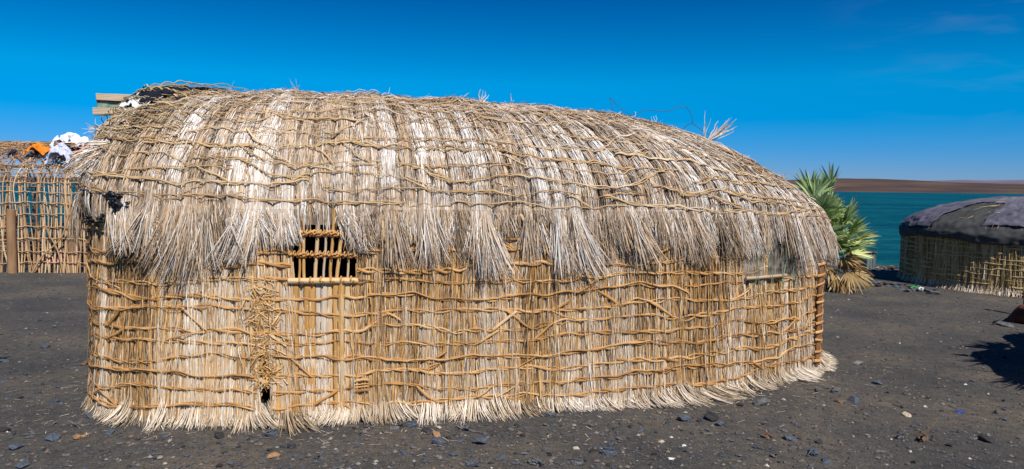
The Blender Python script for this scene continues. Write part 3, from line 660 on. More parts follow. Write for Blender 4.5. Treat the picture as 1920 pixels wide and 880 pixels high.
# ragged fringe hanging off the eave
mb = MB()
def tuft(sc, w, n, L, lean_s, out, v_start=0.09, tintc=0.6, spread=0.10, wid=(0.0022, 0.0058), fall=1.0):
    n = int(n * 1.5); out = out * .55; v_start = v_start * .45
    K = 8; u = rng.uniform(-.5, .5, n); vs = v_start * rng.uniform(.5, 1.3, n); ve = 0.0
    a0 = sc + u * w
    Lb = L * np.where(rng.random(n) < .35, rng.uniform(.3, .8, n), rng.uniform(.7, 1.15, n))
    # upper part lies on the roof, lower part hangs free
    P = np.zeros((n, K, 3)); 
    for j, f in enumerate((1.0, 0.5, 0.0)):
        P[:, j] = roof.p(a0, vs * f + 0.002, 0.006 + 0.006 * (1 - f) + 0.010 * rng.random(n))
    nn = ol.nor(a0); tt = np.stack([-nn[:, 1], nn[:, 0]], -1)
    ls = lean_s + u * spread * 2 + rng.normal(0, .09, n); oo = out * rng.uniform(.3, 1.4, n)
    for j in range(3, K):
        f = (j - 2) / (K - 3); d = Lb * f
        xy = P[:, 2, :2] + tt * (ls * d * (0.6 + .4 * f))[:, None] + nn * (oo * d * (1.15 - 0.35 * f))[:, None]
        P[:, j] = np.concatenate([xy, (P[:, 2, 2] - fall * d * np.sqrt(np.clip(1 - ls ** 2 * .5 - oo ** 2 * .5, .2, 1)))[:, None]], 1)
    P[:, 4:] += rng.normal(0, .0042, (n, K - 4, 3)).cumsum(1)
    N = np.repeat(np.concatenate([nn, 0.15 * np.ones((n, 1))], 1)[:, None], K, 1)
    W = rng.uniform(*wid, n)[:, None] * np.array([.8, 1, 1, 1, 1, .95, .8, .35])[None]
    ribbons(mb, P, W, N, np.clip(tintc - .04 + rng.normal(0, .21, n), .03, 1), rng.uniform(-1, 1, n))
s_w0, s_w1 = S(566, 450), S(640, 450)
gt_ = np.random.default_rng(66)
s = 0.0
# a thin continuous layer of short strands first, then the tufts
while s < ol.L:
    vis_ = s < s_corner + 1.0; w = gt_.uniform(.07, .13)
    if not (s_w0 - .02 < s < s_w1) and not (LEFT[0] < s < LEFT[1] - .08): tuft(s, w * 1.3, 46 if vis_ else 12, gt_.uniform(.07, .19), gt_.normal(0, .1), gt_.uniform(.15, .35), .06, gt_.normal(.50, .07))
    s += w
s = 0.05
while s < ol.L:
    vis_ = s < s_corner + 1.0
    w = gt_.uniform(.06, .20)
    c = s
    rightness = np.clip((c - S(1000)) / 2.5, 0, 1)
    ln_ = gt_.choice([gt_.uniform(.14, .24), gt_.uniform(.22, .34), gt_.uniform(.30, .44)], p=[.35, .37, .28])
    if s_w0 - .03 < c < s_w1 + .0: ln_ = 0.15; 
    if not (s_w0 - .06 < c < s_w1 and gt_.random() < .6) and not (LEFT[0] < c < LEFT[1] - .05 and gt_.random() < .8):
        tuft(c, w, int((95 if vis_ else 14) * w / .085), ln_, gt_.normal(0.05 + 0.18 * rightness, .13), gt_.uniform(.10, .45), gt_.uniform(.08, .16), gt_.normal(.58, .15), gt_.uniform(.02, .16))
    s += gt_.uniform(.04, .20)
# big sheaves standing out at particular places
for (x, L, ls, out, w, n, tc_) in [(905, .42, .02, .55, .05, 90, .55), (890, .30, 0, .5, .08, 90, .7), (1075, .44, .30, .5, .06, 120, .75), (1180, .38, .35, .5, .07, 110, .6), (735, .36, .12, .4, .12, 140, .55),
                                   (640, .28, .45, .3, .08, 80, .65), (470, .34, -.25, .35, .16, 160, .7), (540, .22, .1, .3, .07, 90, .75), (1420, .26, .15, .4, .05, 70, .5), (1290, .30, .3, .4, .15, 140, .6),
                                   (375, .48, -.22, .30, .14, 170, .5), (330, .42, -.35, .32, .12, 150, .45), (285, .36, -.42, .35, .10, 110, .5), (800, .36, .15, .4, .12, 140, .65),(1500, .32, .45, .3, .12, 150, .62), (1530, .32, .45, .35, .12, 150, .66)]:
    tuft(S(x, 480), w, n, L, ls, out, .2, tc_, .12)
# the left end's long sheaves leaning outward over the doorway
for k in range(6):
    tuft(gt_.uniform(0.5, 1.3), .10, 60, gt_.uniform(.15, .3), -gt_.uniform(.05, .4), gt_.uniform(.3, .7), .3, gt_.normal(.45, .08), .15)
part(mb, 'eave_fringe', M_roof, hut)

# window lattice
wl_c = (WIN[0] + WIN[1]) / 2
mb_bars = []
lat = MB()
def wp(a, z, o): return wall.p(np.asarray(a, float), np.asarray(z, float), o) * 1.0
def flatwall(a, z, off):       # wall plane without bundle relief
    a = np.asarray(a, float); q = ol.pos(a) + ol.nor(a) * np.broadcast_to(off, a.shape)[..., None]; return np.concatenate([q, (np.asarray(z, float) + 0 * a)[..., None]], -1)
zs, ze_ = WIN[2], WIN[3]
lp = MB(); s = np.linspace(WIN[0] - .03, WIN[1] + .01, 12)
tube(lp, flatwall(s, zs - 0.012 - 0.01 * np.linspace(0, 1, 12), 0.03), 0.021, 8, .62)
window_o = part(lp, 'window_sill', M_wall, hut)
for k in range(6):
    m2 = MB(); a = WIN[0] + .05 + (WIN[1] - WIN[0] - .08) * k / 5.
    th = np.linspace(0, 2 * np.pi, 14); c = flatwall(np.array([a]), np.array([zs - .015]), .03)[0]; n_ = ol.nor(a); 
    P = c + np.stack([np.cos(th) * n_[0] * .024, np.cos(th) * n_[1] * .024, np.sin(th) * .025], -1) + np.stack([th * 0 + (th / 6.28 - .5) * .02, th * 0, th * 0], -1)
    tube(m2, P, .007, 5, .5, cap=False); part(m2, 'lashing', M_bind, window_o)
for k, f in enumerate((.10, .17, .34, .47, .58, .69, .86)):
    m2 = MB(); a = WIN[0] + (WIN[1] - WIN[0]) * f; z = np.linspace(zs - .01, ze_ + .03, 8); tl = [.01, .0, .02, .025, .02, .03, .015][k]
    tube(m2, flatwall(a + tl * (z - zs) / .3 + .003 * gj(z * 2 + k), z, 0.012 + .004 * (k % 2)), .0085 + .002 * (k % 3), 7, .45 + .1 * (k % 4)); part(m2, 'window_bar', M_wall, hut)
for zc, n in ((zs + .165, 2), (zs + .305, 3)):
    m2 = MB(); s = np.linspace(WIN[0] - .02, WIN[1] - (.0 if n == 2 else .08), 30)
    for j in range(n): tube(m2, flatwall(s, zc + .008 * np.sin(s * 60 + j * 2.1) - .03 * (s - s[0]) + (j - 1) * .008, 0.026 + .008 * np.cos(s * 60 + j * 2.1)), .0075, 6, .45 + .1 * j)
    for j in range(16):
        a = s[0] + (s[-1] - s[0]) * (j + .5) / 16; th = np.linspace(0, 5.5, 8); c = flatwall(np.array([a]), np.array([zc - .03 * (a - s[0])]), .028)[0]
        tube(m2, c + np.stack([np.cos(th) * ol.nor(a)[0] * .02 + .006 * (th - 3), np.cos(th) * ol.nor(a)[1] * .02, np.sin(th) * .022], -1), .005, 5, .5 + .2 * (j % 2), cap=False)
    part(m2, 'window_lashing', M_bind, hut)
# yellow pole of the panel and the brown post at the right corner
m2 = MB(); z = np.linspace(0.03, WIN[2] + .0, 20); a = S(640) + 0 * z
tube(m2, wall.p(a, z, .0)*0 + flatwall(a + .004 * gj(z), z, .030), .015 + .004 * gj(z * .4), 8, np.repeat(.50 + .2 * gj(z * .5), 8)); part(m2, 'wall_pole', M_wall, hut)
m2 = MB(); a_c = S(1526); c0 = flatwall(np.array([a_c]), np.array([.0]), .03)[0]; n_ = ol.nor(a_c)
box(m2, (c0[0] + n_[0] * .01, c0[1] + n_[1] * .01, .62), (1.12, .055, .03), rot=math.atan2(n_[1], n_[0]) + math.pi / 2, tilt=0, tint=.4, jit=.001)
V = m2.v[0]
m2 = MB(); z = np.linspace(.09, 1.2, 24); tube(m2, flatwall(a_c + 0 * z, z, .042), .034, 8, np.repeat(.4 + .2 * gj(z), 8), 0, (1.0, .5), wall.n(a_c + 0 * z)); part(m2, 'corner_post', M_brownplank, hut)
m2 = MB(); g = np.random.default_rng(3)
for k in range(13):      # strips wrapping the corner post
    z = .14 + k * .083 + g.uniform(-.012, .012); s = np.linspace(a_c - .07, a_c + .075, 12)
    q = flatwall(s, z + g.uniform(-.25, .25) * (s - a_c), .066 - 3.5 * (s - a_c) ** 2); tube(m2, q, g.uniform(.008, .015), 6, g.uniform(.3, .8), 0, (1, .3), wall.n(s), cap=False)
part(m2, 'post_lashing', M_bind, hut)

# clouded plastic film over the right window
def film_mat():
    m, nt, n, l, b = mat_new('clear_film'); out = n['Material Output']
    tr = n.new('ShaderNodeBsdfTransparent'); tr.inputs[0].default_value = (.8, .8, .78, 1); mxs = n.new('ShaderNodeMixShader')
    ns = n.new('ShaderNodeTexNoise'); ns.inputs['Scale'].default_value = 18; ns.inputs['Detail'].default_value = 5; tcx = n.new('ShaderNodeTexCoord'); l.new(tcx.outputs['Object'], ns.inputs['Vector'])
    mr = n.new('ShaderNodeMapRange'); mr.inputs[1].default_value = .3; mr.inputs[2].default_value = .7; mr.inputs[3].default_value = .08; mr.inputs[4].default_value = .5; l.new(ns.outputs[0], mr.inputs[0])
    b.inputs['Base Color'].default_value = (.50, .45, .38, 1); b.inputs['Roughness'].default_value = .18; b.inputs['Specular IOR Level'].default_value = .7
    bp = n.new('ShaderNodeBump'); bp.inputs['Strength'].default_value = .6; bp.inputs['Distance'].default_value = .01; l.new(ns.outputs[0], bp.inputs['Height']); l.new(bp.outputs[0], b.inputs['Normal'])
    l.new(mr.outputs[0], mxs.inputs[0]); l.new(tr.outputs[0], mxs.inputs[1]); l.new(b.outputs[0], mxs.inputs[2]); l.new(mxs.outputs[0], out.inputs[0]); return m
fn2 = Noise2(91, .035); fn3 = Noise2(92, .09)
m2 = MB(); aa, zz = np.meshgrid(np.linspace(S(1384), S(1482), 60), np.linspace(WIN2[2] - .05, WIN2[3] + .02, 50))
edge_ = 0.02 * fn3(aa * 0 + zz, aa)
P = flatwall(aa + edge_, zz + .02 * fn3(aa, zz * 0), .035 + .012 * fn2(aa, zz * .6) + .02 * fn3(aa, zz)); idx = np.arange(aa.size).reshape(aa.shape)
F = np.stack([idx[:-1, :-1], idx[:-1, 1:], idx[1:, 1:], idx[1:, :-1]], -1).reshape(-1, 4); m2.add(P, F, .5, None, 0, True)
part(m2, 'plastic_film', film_mat(), hut)
m2 = MB(); s = np.linspace(S(1386), S(1460), 10); tube(m2, flatwall(s, WIN2[2] - .005 + 0 * s, .05), .014, 8, .6)
for f in (.3, .62): z = np.linspace(WIN2[2], WIN2[3], 6); tube(m2, flatwall(WIN2[0] + (WIN2[1] - WIN2[0]) * f + 0 * z, z, .01), .008, 6, .5)
part(m2, 'window_frame', M_wood, hut)
m2 = MB(); g = np.random.default_rng(14)
M_twine = plain_mat('green_twine', (.30, .40, .22), .7, .2)
for k in range(9):
    a = g.uniform(S(1386), S(1480)); z = np.linspace(WIN2[2] - g.uniform(.05, .2), WIN2[3] - g.uniform(0, .1), 12)
    tube(m2, flatwall(a + g.uniform(-.08, .08) * (z - z[0]) / .3 + .01 * Noise1(900 + k, .05)(z), z, .065), .0018, 5, .5)
part(m2, 'twine', M_twine, hut)

# black plastic sheet and sack at the roof's left end, with the withies that hold them
def end_lift(a, v):     # the sheet is bulked up over the planks at the left end
    return .03 * np.clip((v - .30) / .22, 0, 1) * np.clip((1.0 - v) / .30, 0, 1) * np.clip((2.25 - a) / .5, 0, 1)
def patch(mb, s0, s1, v0, v1, off, amp, n=(50, 40), seed=1, mat=0, jag=.03):
    f1, f2, f3 = Noise2(seed, .12), Noise2(seed + 1, .045), Noise2(seed + 2, .2)
    u, w = np.meshgrid(np.linspace(0, 1, n[0]), np.linspace(0, 1, n[1]))
    a = s0 + (s1 - s0) * u + jag * f3(w * 2, u * .3) * np.where((u < .1) | (u > .9), 1, .3); v = v0 + (v1 - v0) * w + jag * .5 * f3(u * 3, w * .2)
    v = np.clip(v, 0, 1); P = roof.p(a, v, 0) * .5 + (roof.raw(a, v)) * .5 + roof.n(a, v) * (off + amp * f1(a, v * 1.7) + amp * .4 * f2(a, v * 1.7))[..., None]
    P[..., 2] += end_lift(a, v)
    idx = np.arange(a.size).reshape(a.shape); F = np.stack([idx[:-1, :-1], idx[:-1, 1:], idx[1:, 1:], idx[1:, :-1]], -1).reshape(-1, 4)
    mb.add(P, F, .5, None, mat, True)
def sheet_part(mb, name, m, parent, th=.004, **k):
    o = part(mb, name, m, parent, **k); md = o.modifiers.new('solid', 'SOLIDIFY'); md.thickness = th; return o
m2 = MB(); patch(m2, 0.30, 2.2, .52, 1.0, .055, .008, seed=61); sheet_part(m2, 'plastic_sheet', M_blacksheet, hut)
m2 = MB(); patch(m2, 1.02, 1.30, .20, .52, .07, .03, (16, 26), seed=64); sheet_part(m2, 'sack', M_sack, hut)
m2 = MB(); patch(m2, 1.75, 2.2, .50, .62, .05, .02, (24, 12), seed=67); sheet_part(m2, 'sack', M_sack, hut)
m2 = MB(); g = np.random.default_rng(15)
for k in range(34):     # long bare withies sweeping over the left end
    a = g.uniform(1.1, 2.1); v = g.uniform(.10, .75); da = g.uniform(.45, 1.15); dv = g.uniform(-.05, .30); t = np.linspace(0, 1, 22)
    s = a + da * t; vv = np.clip(v + dv * t + .05 * np.sin(np.pi * t), 0, .99)
    big = k < 5; Pw = lambda o_: roof.p(s, vv, o_) + np.stack([0 * s, 0 * s, end_lift(s, vv)], -1)
    tube(m2, Pw( .028 + (.035 if (v > .5) else .03) * np.sin(np.pi * t) + (.02 if big else 0)), (g.uniform(.003, .006) if not big else .011) * (1 - .5 * t), 5, float(g.uniform(.3, .9)), 0, (1, .5), roof.n(s, vv), cap=False)
part(m2, 'loose_withies', fibre_mat('yellow_withy', [(0, (.28, .18, .08)), (.5, (.50, .36, .16)), (1, (.66, .52, .28))], rough=.5), hut)

# left opening: board and crumpled black plastic
def blob(mb, c, r, amp, seed, mat=0, tint=.5, sub=4, squash=(1, 1, 1), fold=.06):
    bm = bmesh.new(); bmesh.ops.create_icosphere(bm, subdivisions=sub, radius=1); V = np.array([v.co[:] for v in bm.verts]); F = np.array([[v.index for v in f.verts] for f in bm.faces]); bm.free()
    g = np.random.default_rng(seed); d = np.zeros(len(V))
    for k in range(26):
        q = norm(g.normal(size=3)); fr = g.uniform(2, 13); d += np.abs(np.sin(V @ q * fr + g.uniform(0, 6))) / fr * 3
    d = (d - d.mean()); V = V * (1 + amp * d)[:, None]
    mb.add(V * np.array(r) * np.array(squash) + np.array(c), F, tint, None, mat, True)
m2 = MB(); a = (LEFT[0] + LEFT[1]) / 2
P = flatwall(np.array([S(196, 385)]), np.array([1.43]), .03)[0]
n_ = ol.nor(S(196, 385)); box(m2, P, (.14, .03, .17), rot=math.atan2(n_[1], n_[0]) + math.pi / 2, tint=.55, jit=.002, seed=4); part(m2, 'door_board', M_wood, hut)
m2 = MB()
for k, (x, y, r_) in enumerate(((228, 370, .045), (240, 382, .05), (224, 390, .035), (206, 404, .028), (184, 408, .026))):
    q = flatwall(np.array([S(x, y)]), np.array([1.6 - (y - 344) / 1350 * 5.1]), .045)[0]; blob(m2, q, (r_ * 1.2, r_, r_ * .8), .35, 100 + k)
part(m2, 'door_plastic', M_blacksheet, hut)

# odds and ends standing up from the ridge
g = np.random.default_rng(16)
def sprig(c, n, L, d, sp, w=.006):
    m2 = MB()
    c = np.array(c); t = np.linspace(0, 1, 6)[None, :, None]; dirs = norm(np.array(d)[None] + g.normal(0, sp, (n, 3))); Ln = g.uniform(.5, 1, n)[:, None, None] * L
    P = c + dirs[:, None] * t * Ln + g.normal(0, .01, (n, 6, 3)).cumsum(1) * t; ribbons(m2, P, np.full((n, 1), w) * np.array([[1, 1, 1, .8, .6, .3]]), np.tile([0., -1, .3], (n, 6, 1)), g.uniform(.3, .9, n)); part(m2, 'straw_tuft', M_roof, hut)
def roof_pt(x, y):      # nearest roof point under a pixel: the silhouette point the sprig grows from
    a = np.linspace(.3, s_corner + 1.2, 500)[:, None]; v = np.linspace(.3, 1, 60)[None]; P = roof.p(a + 0 * v, v + 0 * a, 0); rel = P - np.array([0, 0, EYE])
    B = np.array([list(rt), list(up), list(fwd)]); q = rel @ B.T; X_ = 960 + FPX * q[..., 0] / q[..., 2]; Y_ = 440 - FPX * q[..., 1] / q[..., 2]
    i = np.argmin((X_ - x) ** 2 + (Y_ - y) ** 2); return P.reshape(-1, 3)[i]
sprig(roof_pt(1325, 262), 26, .30, (.75, 0, .55), .13, .008); sprig(roof_pt(900, 196), 14, .12, (.4, 0, .6), .35); sprig(roof_pt(850, 190), 12, .13, (.8, 0, .12), .3); sprig(roof_pt(1320, 262), 3, .28, (.1, 0, 1), .1)
sprig(roof_pt(392, 160), 3, .06, (-.2, 0, 1), .2, .008)
for x, y in ((430, 160), (475, 165), (560, 172), (640, 178), (720, 183), (790, 188), (960, 200), (1040, 206), (1100, 212), (1180, 225), (1230, 233), (1400, 292), (1460, 335)): sprig(roof_pt(x, y), 7, .075, (g.uniform(-.8, .8), 0, .45), .35, .004)
sprig(roof_pt(200, 245), 22, .13, (-.9, -.2, .1), .4); sprig(roof_pt(215, 300), 40, .35, (-.7, -.3, -.35), .28)
for k in range(6): sprig(roof_pt(190 + 4 * k, 300 + 18 * k), 34, .34, (-.65, -.25, -.7), .2)
def curve_pts(pts, n=60):
    pts = np.array(pts, float); u = np.linspace(0, len(pts) - 1, n); out = []
    for x in u:
        i = min(int(x), len(pts) - 2); t = x - i; a = pts[max(i - 1, 0)]; b = pts[i]; c = pts[i + 1]; d = pts[min(i + 2, len(pts) - 1)]
        out.append(.5 * (2 * b + (c - a) * t + (2 * a - 5 * b + 4 * c - d) * t * t + (3 * b - a - 3 * c + d) * t ** 3))
    return np.array(out)
M_wire = plain_mat('dark_wire', (.05, .045, .05), .6, .2)
base = roof_pt(1150, 216)
for pts in ([(1152, 218), (1148, 200), (1143, 184), (1160, 200), (1185, 218), (1203, 230)], [(1170, 220), (1195, 213), (1215, 207), (1250, 209), (1280, 199), (1292, 208), (1299, 228), (1290, 234), (1280, 242), (1268, 246)],
            [(1296, 230), (1310, 240), (1325, 250), (1345, 262)]):
    m2 = MB(); yy = np.linspace(0, .12, len(pts)); tube(m2, curve_pts([at_depth(x, y, 6.75 + yy[i]) for i, (x, y) in enumerate(pts)]), .0026, 5, .4); part(m2, 'wire', M_wire, hut)

# three planks jutting out over the left end of the roof
def plank(name, x0, x1, y, hpx, m, label, seed, dy=0.0):
    Yd = 6.25; a = at_depth(x0, y, Yd + dy); b = at_depth(x1, y + 3, Yd + .25 + dy); c = (a + b) / 2; L_ = np.linalg.norm(b - a); mb = MB()
    box(mb, (0, 0, 0), (L_, .14, hpx / FPX * Yd), rot=math.atan2(b[1] - a[1], b[0] - a[0]), tilt=math.asin((a[2] - b[2]) / L_), tint=.75, jit=.002, seed=seed)
    o = mb.build(name, m, label=label, category='plank', group='planks jutting from the roof end'); o.location = c
plank('plank', 180, 300, 183, 12, M_wood, 'topmost bare weathered plank jutting from the left roof end', 1)
plank('plank', 182, 300, 197, 12, M_green_wood, 'faded green painted plank between two bare planks on the roof end', 2, .02)
plank('plank', 174, 300, 209, 12, M_wood, 'lowest of three planks on the roof end, bare wood', 3, -.02)

# ------------------------------------------------------------------ stick frame of another hut, left
YF = 12.55
fr = thing('stick_hut_frame', 'open hut frame of thin bent sticks tied with horizontal rails beside the lake', 'hut frame', (-9.6, 13.7, 0))
g = np.random.default_rng(23)
FX0, FX1 = -11.8, -7.35
def fy(x): return YF + .10 * (x + 8.7)
def arch(x, y0, depth=2.5, top=2.28, n=22, lean=0.0, f0=0.0, f1=1.0, h1=1.55):
    t = np.linspace(f0, f1, n); P = []
    for q in t:
        if q < .35: P.append((x, y0, h1 * q / .35))
        else:
            th = (q - .35) / .65 * np.pi / 2; P.append((x, y0 + depth / 2 * (1 - math.cos(th)), h1 + (top - h1) * math.sin(th)))
    P = np.array(P); w = Noise1(int(abs(x) * 1000) % 700, .5); P[:, 0] += lean * P[:, 2] + .035 * w(P[:, 2] * 1.0 + 3); P[:, 1] += .03 * w(P[:, 2] + 20); return P
xs = []
x = FX0
while x < FX1: xs.append(x); x += g.uniform(.015, .045) if x > -9.3 else g.uniform(.15, .3)
for i, x in enumerate(xs):
    m2 = MB(); rr = g.uniform(.009, .017); full = g.random() < .62
    P = arch(x, fy(x), lean=g.normal(0, .055), f1=1.0 if full else g.uniform(.22, .5), top=g.uniform(2.2, 2.34)); tube(m2, P, np.linspace(rr, rr * .5, len(P)), 6, float(g.uniform(.35, 1)))
    part(m2, 'pole', M_stick, fr)
for i in range(24):     # back row
    x = -10.6 + (FX1 + 10.7) * (i + g.uniform(.2, .8)) / 24; m2 = MB(); P = arch(x, fy(x), lean=g.normal(0, .04)); P[:, 1] = 2 * (fy(x) + 1.25) - P[:, 1]; tube(m2, P, g.uniform(.01, .02), 6, float(g.uniform(.2, .6))); part(m2, 'back_pole', M_stick, fr)
for k, z in enumerate((.18, .38, .60, .82, 1.03, 1.24, 1.42, 1.6, 1.76, 1.90)):
    m2 = MB(); x = np.linspace(FX0, FX1 + .1, 60); w = Noise1(400 + k, .6)
    q = 0. if z <= 1.55 else 1.25 * (1 - math.cos(math.asin(min(1, (z - 1.55) / .73)))); zz = z + .02 * w(x) ; P = np.stack([x, fy(x) - .022 + q, zz], -1); tube(m2, P, .006, 6, float(g.uniform(.3, .8)))
    twn = Noise1(430 + k, .2); P2 = P + np.stack([0 * x, -.008 + .014 * np.sin(x * 23), .014 * np.cos(x * 23)], -1); tube(m2, P2, .006, 5, .7); part(m2, 'rail', M_stick, fr)
for k, z in enumerate((.35, .75, 1.1, 1.5, 1.9)):
    m2 = MB(); x = np.linspace(FX0, FX1 + .1, 30); P = np.stack([x, fy(x) + 2.45 - max(0, z - 1.5) * .5, z + .02 * Noise1(460 + k, .5)(x)], -1); tube(m2, P, .014, 6, .3); part(m2, 'back_rail', M_stick, fr)
for k in range(8):      # purlins along the top
    th = math.pi * (.14 + .72 * k / 7); m2 = MB(); x = np.linspace(FX0, FX1 + .15, 50); w = Noise1(480 + k, .5); P = np.stack([x, fy(x) + 1.25 - 1.25 * math.cos(th) + .03 * w(x), 1.55 + .74 * math.sin(th) + .03 * w(x + 9)], -1)
    tube(m2, P, .011, 6, float(g.uniform(.3, .8))); part(m2, 'purlin', M_stick, fr)
for x, y, r_, h in ((20, 515, .075, 1.12), (137, 512, .095, 1.22), (-120, 518, .08, 1.2)):
    m2 = MB(); p0 = ground_at(x, y); z = np.linspace(-.1, h, 12); w = Noise1(int(x) + 490, .4); tube(m2, np.stack([p0[0] + .015 * w(z), p0[1] + .05 + 0 * z, z], -1), r_ * (1 - .06 * z), 10, .35); part(m2, 'post', M_stick, fr)
m2 = MB(); n = 2200; x = g.uniform(-9.6, FX1 + .1, n); th = np.clip(g.normal(1.2, .5, n), .15, 3.0); t = np.linspace(0, 1, 5)[None]; dx = g.normal(0, .28, n)
thh = th[:, None] + g.normal(0, .18, n)[:, None] * t; xx = x[:, None] + dx[:, None] * t
P = np.stack([xx, fy(xx) + 1.25 - 1.27 * np.cos(thh), 1.57 + .75 * np.sin(thh) + .06 * g.random(n)[:, None] * np.sin(np.pi * t)], -1); ribbons(m2, P, g.uniform(.004, .012, n)[:, None] * np.ones((1, 5)), np.tile([0., -.6, .8], (n, 5, 1)), g.uniform(.0, .7, n), g.uniform(-1, 1, n))
part(m2, 'twigs', M_stick, fr)
# forked crooked branch tied inside the frame
m2 = MB(); q = lambda x, y: at_depth(x, y, YF - .05)
tube(m2, curve_pts([q(60, 512), q(80, 480), q(100, 462), q(118, 440), q(128, 405), (q(135, 360))]), .014, 7, .55); tube(m2, curve_pts([q(118, 512), q(108, 470), q(92, 440), q(84, 420)]), .012, 7, .5); part(m2, 'forked_branch', M_stick, fr)
# dark dwelling side behind the frame, right: low straw screen in shade
def cloth(name, c, w, d, hang, m, label, seed, cat='cloth', lump=.04, group=None):
    """a crumpled rag thrown over the top: a sheet with its sides hanging, its own thickness"""
    n = 46; u, v = np.meshgrid(np.linspace(-1, 1, n), np.linspace(-1, 1, n)); f1, f2 = Noise2(seed, .45), Noise2(seed + 1, .17); rj = Noise2(seed + 2, .3)
    rad = 1 + .22 * rj(np.arctan2(v, u) * .6, u * 0); X_ = u * w / 2 * rad; Yy = v * d / 2; r2 = (np.abs(u) ** 2.2 + np.abs(v) ** 2.2)
    Z_ = -hang * np.clip(r2, 0, 2) * .6 + lump * f1(u, v) + lump * .6 * f2(u, v) * 1.3; Yy = Yy * (1 - .25 * np.clip(-Z_ / max(hang, .01), 0, 1)) + lump * .6 * f2(v, u); X_ = X_ + lump * .5 * f2(u + 5, v)
    mb = MB(); idx = np.arange(n * n).reshape(n, n); F = np.stack([idx[:-1, :-1], idx[:-1, 1:], idx[1:, 1:], idx[1:, :-1]], -1).reshape(-1, 4)
    mb.add(np.stack([X_, Yy, Z_], -1), F, .5, None, 0, True); o = mb.build(name, m, label=label, category=cat); o.location = c
    if group: o['group'] = group
    md = o.modifiers.new('solid', 'SOLIDIFY'); md.thickness = .006; return o
yc = YF + .35
cloth('rag', at_depth(75, 272, yc), .36, .5, .16, plain_mat('orange_cloth', (.75, .22, .015), .8, .12, 9), 'bright orange rag thrown over the top of the stick frame', 301, lump=.03)
cloth('rag', at_depth(134, 252, yc), .50, .46, .24, plain_mat('white_cloth', (.78, .78, .82), .8, .05, 9), 'white crumpled cloth bunched on top of the stick frame', 305, lump=.06)
cloth('rag', at_depth(114, 274, yc - .2), .40, .30, .24, plain_mat('lilac_cloth', (.55, .57, .74), .8, .06, 9), 'pale lilac cloth hanging just below the white one', 309, lump=.05)
cloth('rag', at_depth(165, 274, yc), .36, .4, .20, plain_mat('red_cloth', (.22, .02, .03), .85, .2, 9), 'dark red cloth on the frame next to the thatched hut', 313, lump=.05)
cloth('rag', at_depth(27, 283, yc), .16, .25, .12, plain_mat('navy_cloth', (.02, .02, .045), .85, .2, 9), 'small dark navy rag caught on the stick frame', 317, lump=.03)
mb = MB(); p0 = at_depth(112, 452, 14.4); blob(mb, (0, 0, .08), (.30, .2, .10), .3, 401); o = mb.build('bundle', plain_mat('crimson_cloth', (.35, .01, .06), .8, .2, 9), label='small crimson bundle lying on the ground inside the stick frame', category='bundle'); o.location = (p0[0], 14.4, float(ground_z(p0[0], 14.4)))
mb = MB(); 
for k in range(70):
    x = -10.6 + 3.2 * k / 70 + g.uniform(-.1, .1); y = 14.6 + g.uniform(-.3, .3); L_ = g.uniform(.5, 1.2); th = g.uniform(-.5, .5); z = .05 + .7 * g.random() ** 1.5
    tube(mb, [(x - L_ / 2 * math.cos(th), y - L_ / 2 * math.sin(th), z), (x, y, z + .03), (x + L_ / 2 * math.cos(th), y + L_ / 2 * math.sin(th), z + g.uniform(-.04, .1))], .02, 6, float(g.uniform(.1, .5)))
o = mb.build('firewood_pile', M_stick, label='heap of dark branches on the ground inside the stick frame', category='firewood')

# ------------------------------------------------------------------ round hut with cloth cover, right
c2 = np.array([9.36, 12.55]); r2_ = 2.06
pts = []
for k in range(16):
    th = math.pi + 2 * math.pi * k / 16; rx = r2_ * (1.02 + .02 * math.sin(3 * th)); pts.append((c2[0] + rx * 1.05 * math.cos(th), c2[1] + rx * .98 * math.sin(th)))
ol2 = Outline(pts, [(c2[0] + .25 * math.cos(math.pi + 2 * math.pi * k / 16), 1.9) for k in range(16)], 1600)
H2 = .90
rows2 = [.07 + .083 * k for k in range(10)]
w2 = WallSurf(ol2, H2 + .06, 121, depth=.022, wmin=.05, wmax=.11, rows=rows2)
hut2 = thing('round_hut', 'low domed straw hut topped with slate purple cloth beside the lake', 'hut', (c2[0], c2[1], 0))
mb = MB(); A2 = np.arange(0, ol2.L + .01, .016); A2[-1] = ol2.L
shell(mb, w2.p, A2, np.linspace(0, H2 + .06, 40), 0, lambda a, z: np.clip(.40 + .12 * w2.bt[w2.bid(a)], 0, 1))
f_end = ol2.L * .62
nb = 17000; s0 = sample_s(ol2.L, [(0, f_end, 1), (f_end, ol2.L, .25)], nb); z0 = rng.uniform(.12, H2 + .06, nb); ln = np.minimum(rng.uniform(.15, .5, nb), z0)
wall_blades(mb, w2, s0, z0, ln, np.clip(.50 + .13 * w2.bt[w2.bid(s0)] + rng.normal(0, .2, nb), .02, 1), rng.uniform(.004, .010, nb), .012, .010)
M_wall2 = fibre_mat('greenish_straw', [(0.0, (0.07, 0.045, 0.02)), (0.25, (0.24, 0.15, 0.06)), (0.42, (0.45, 0.30, 0.13)), (0.6, (0.58, 0.43, 0.20)), (0.8, (0.64, 0.52, 0.30)), (1.0, (0.76, 0.66, 0.46))])
part(mb, 'wall', M_wall2, hut2)
mb = MB(); n = 3500; s0 = sample_s(ol2.L, [(0, f_end, 1), (f_end, ol2.L, .25)], n); t = np.linspace(0, 1, 4)[None]; a = s0[:, None] + rng.normal(0, .03, n)[:, None] * t; z = rng.uniform(.08, .16, n)[:, None] * (1 - t) + .004
ribbons(mb, w2.p(a, z, .008 + .07 * rng.random(n)[:, None] * t ** 1.5), rng.uniform(.004, .009, n)[:, None] * np.ones((1, 4)), w2.n(a), np.clip(rng.normal(.55, .2, n), 0, 1), rng.uniform(-1, 1, n)); part(mb, 'foot_fringe', M_foot, hut2)
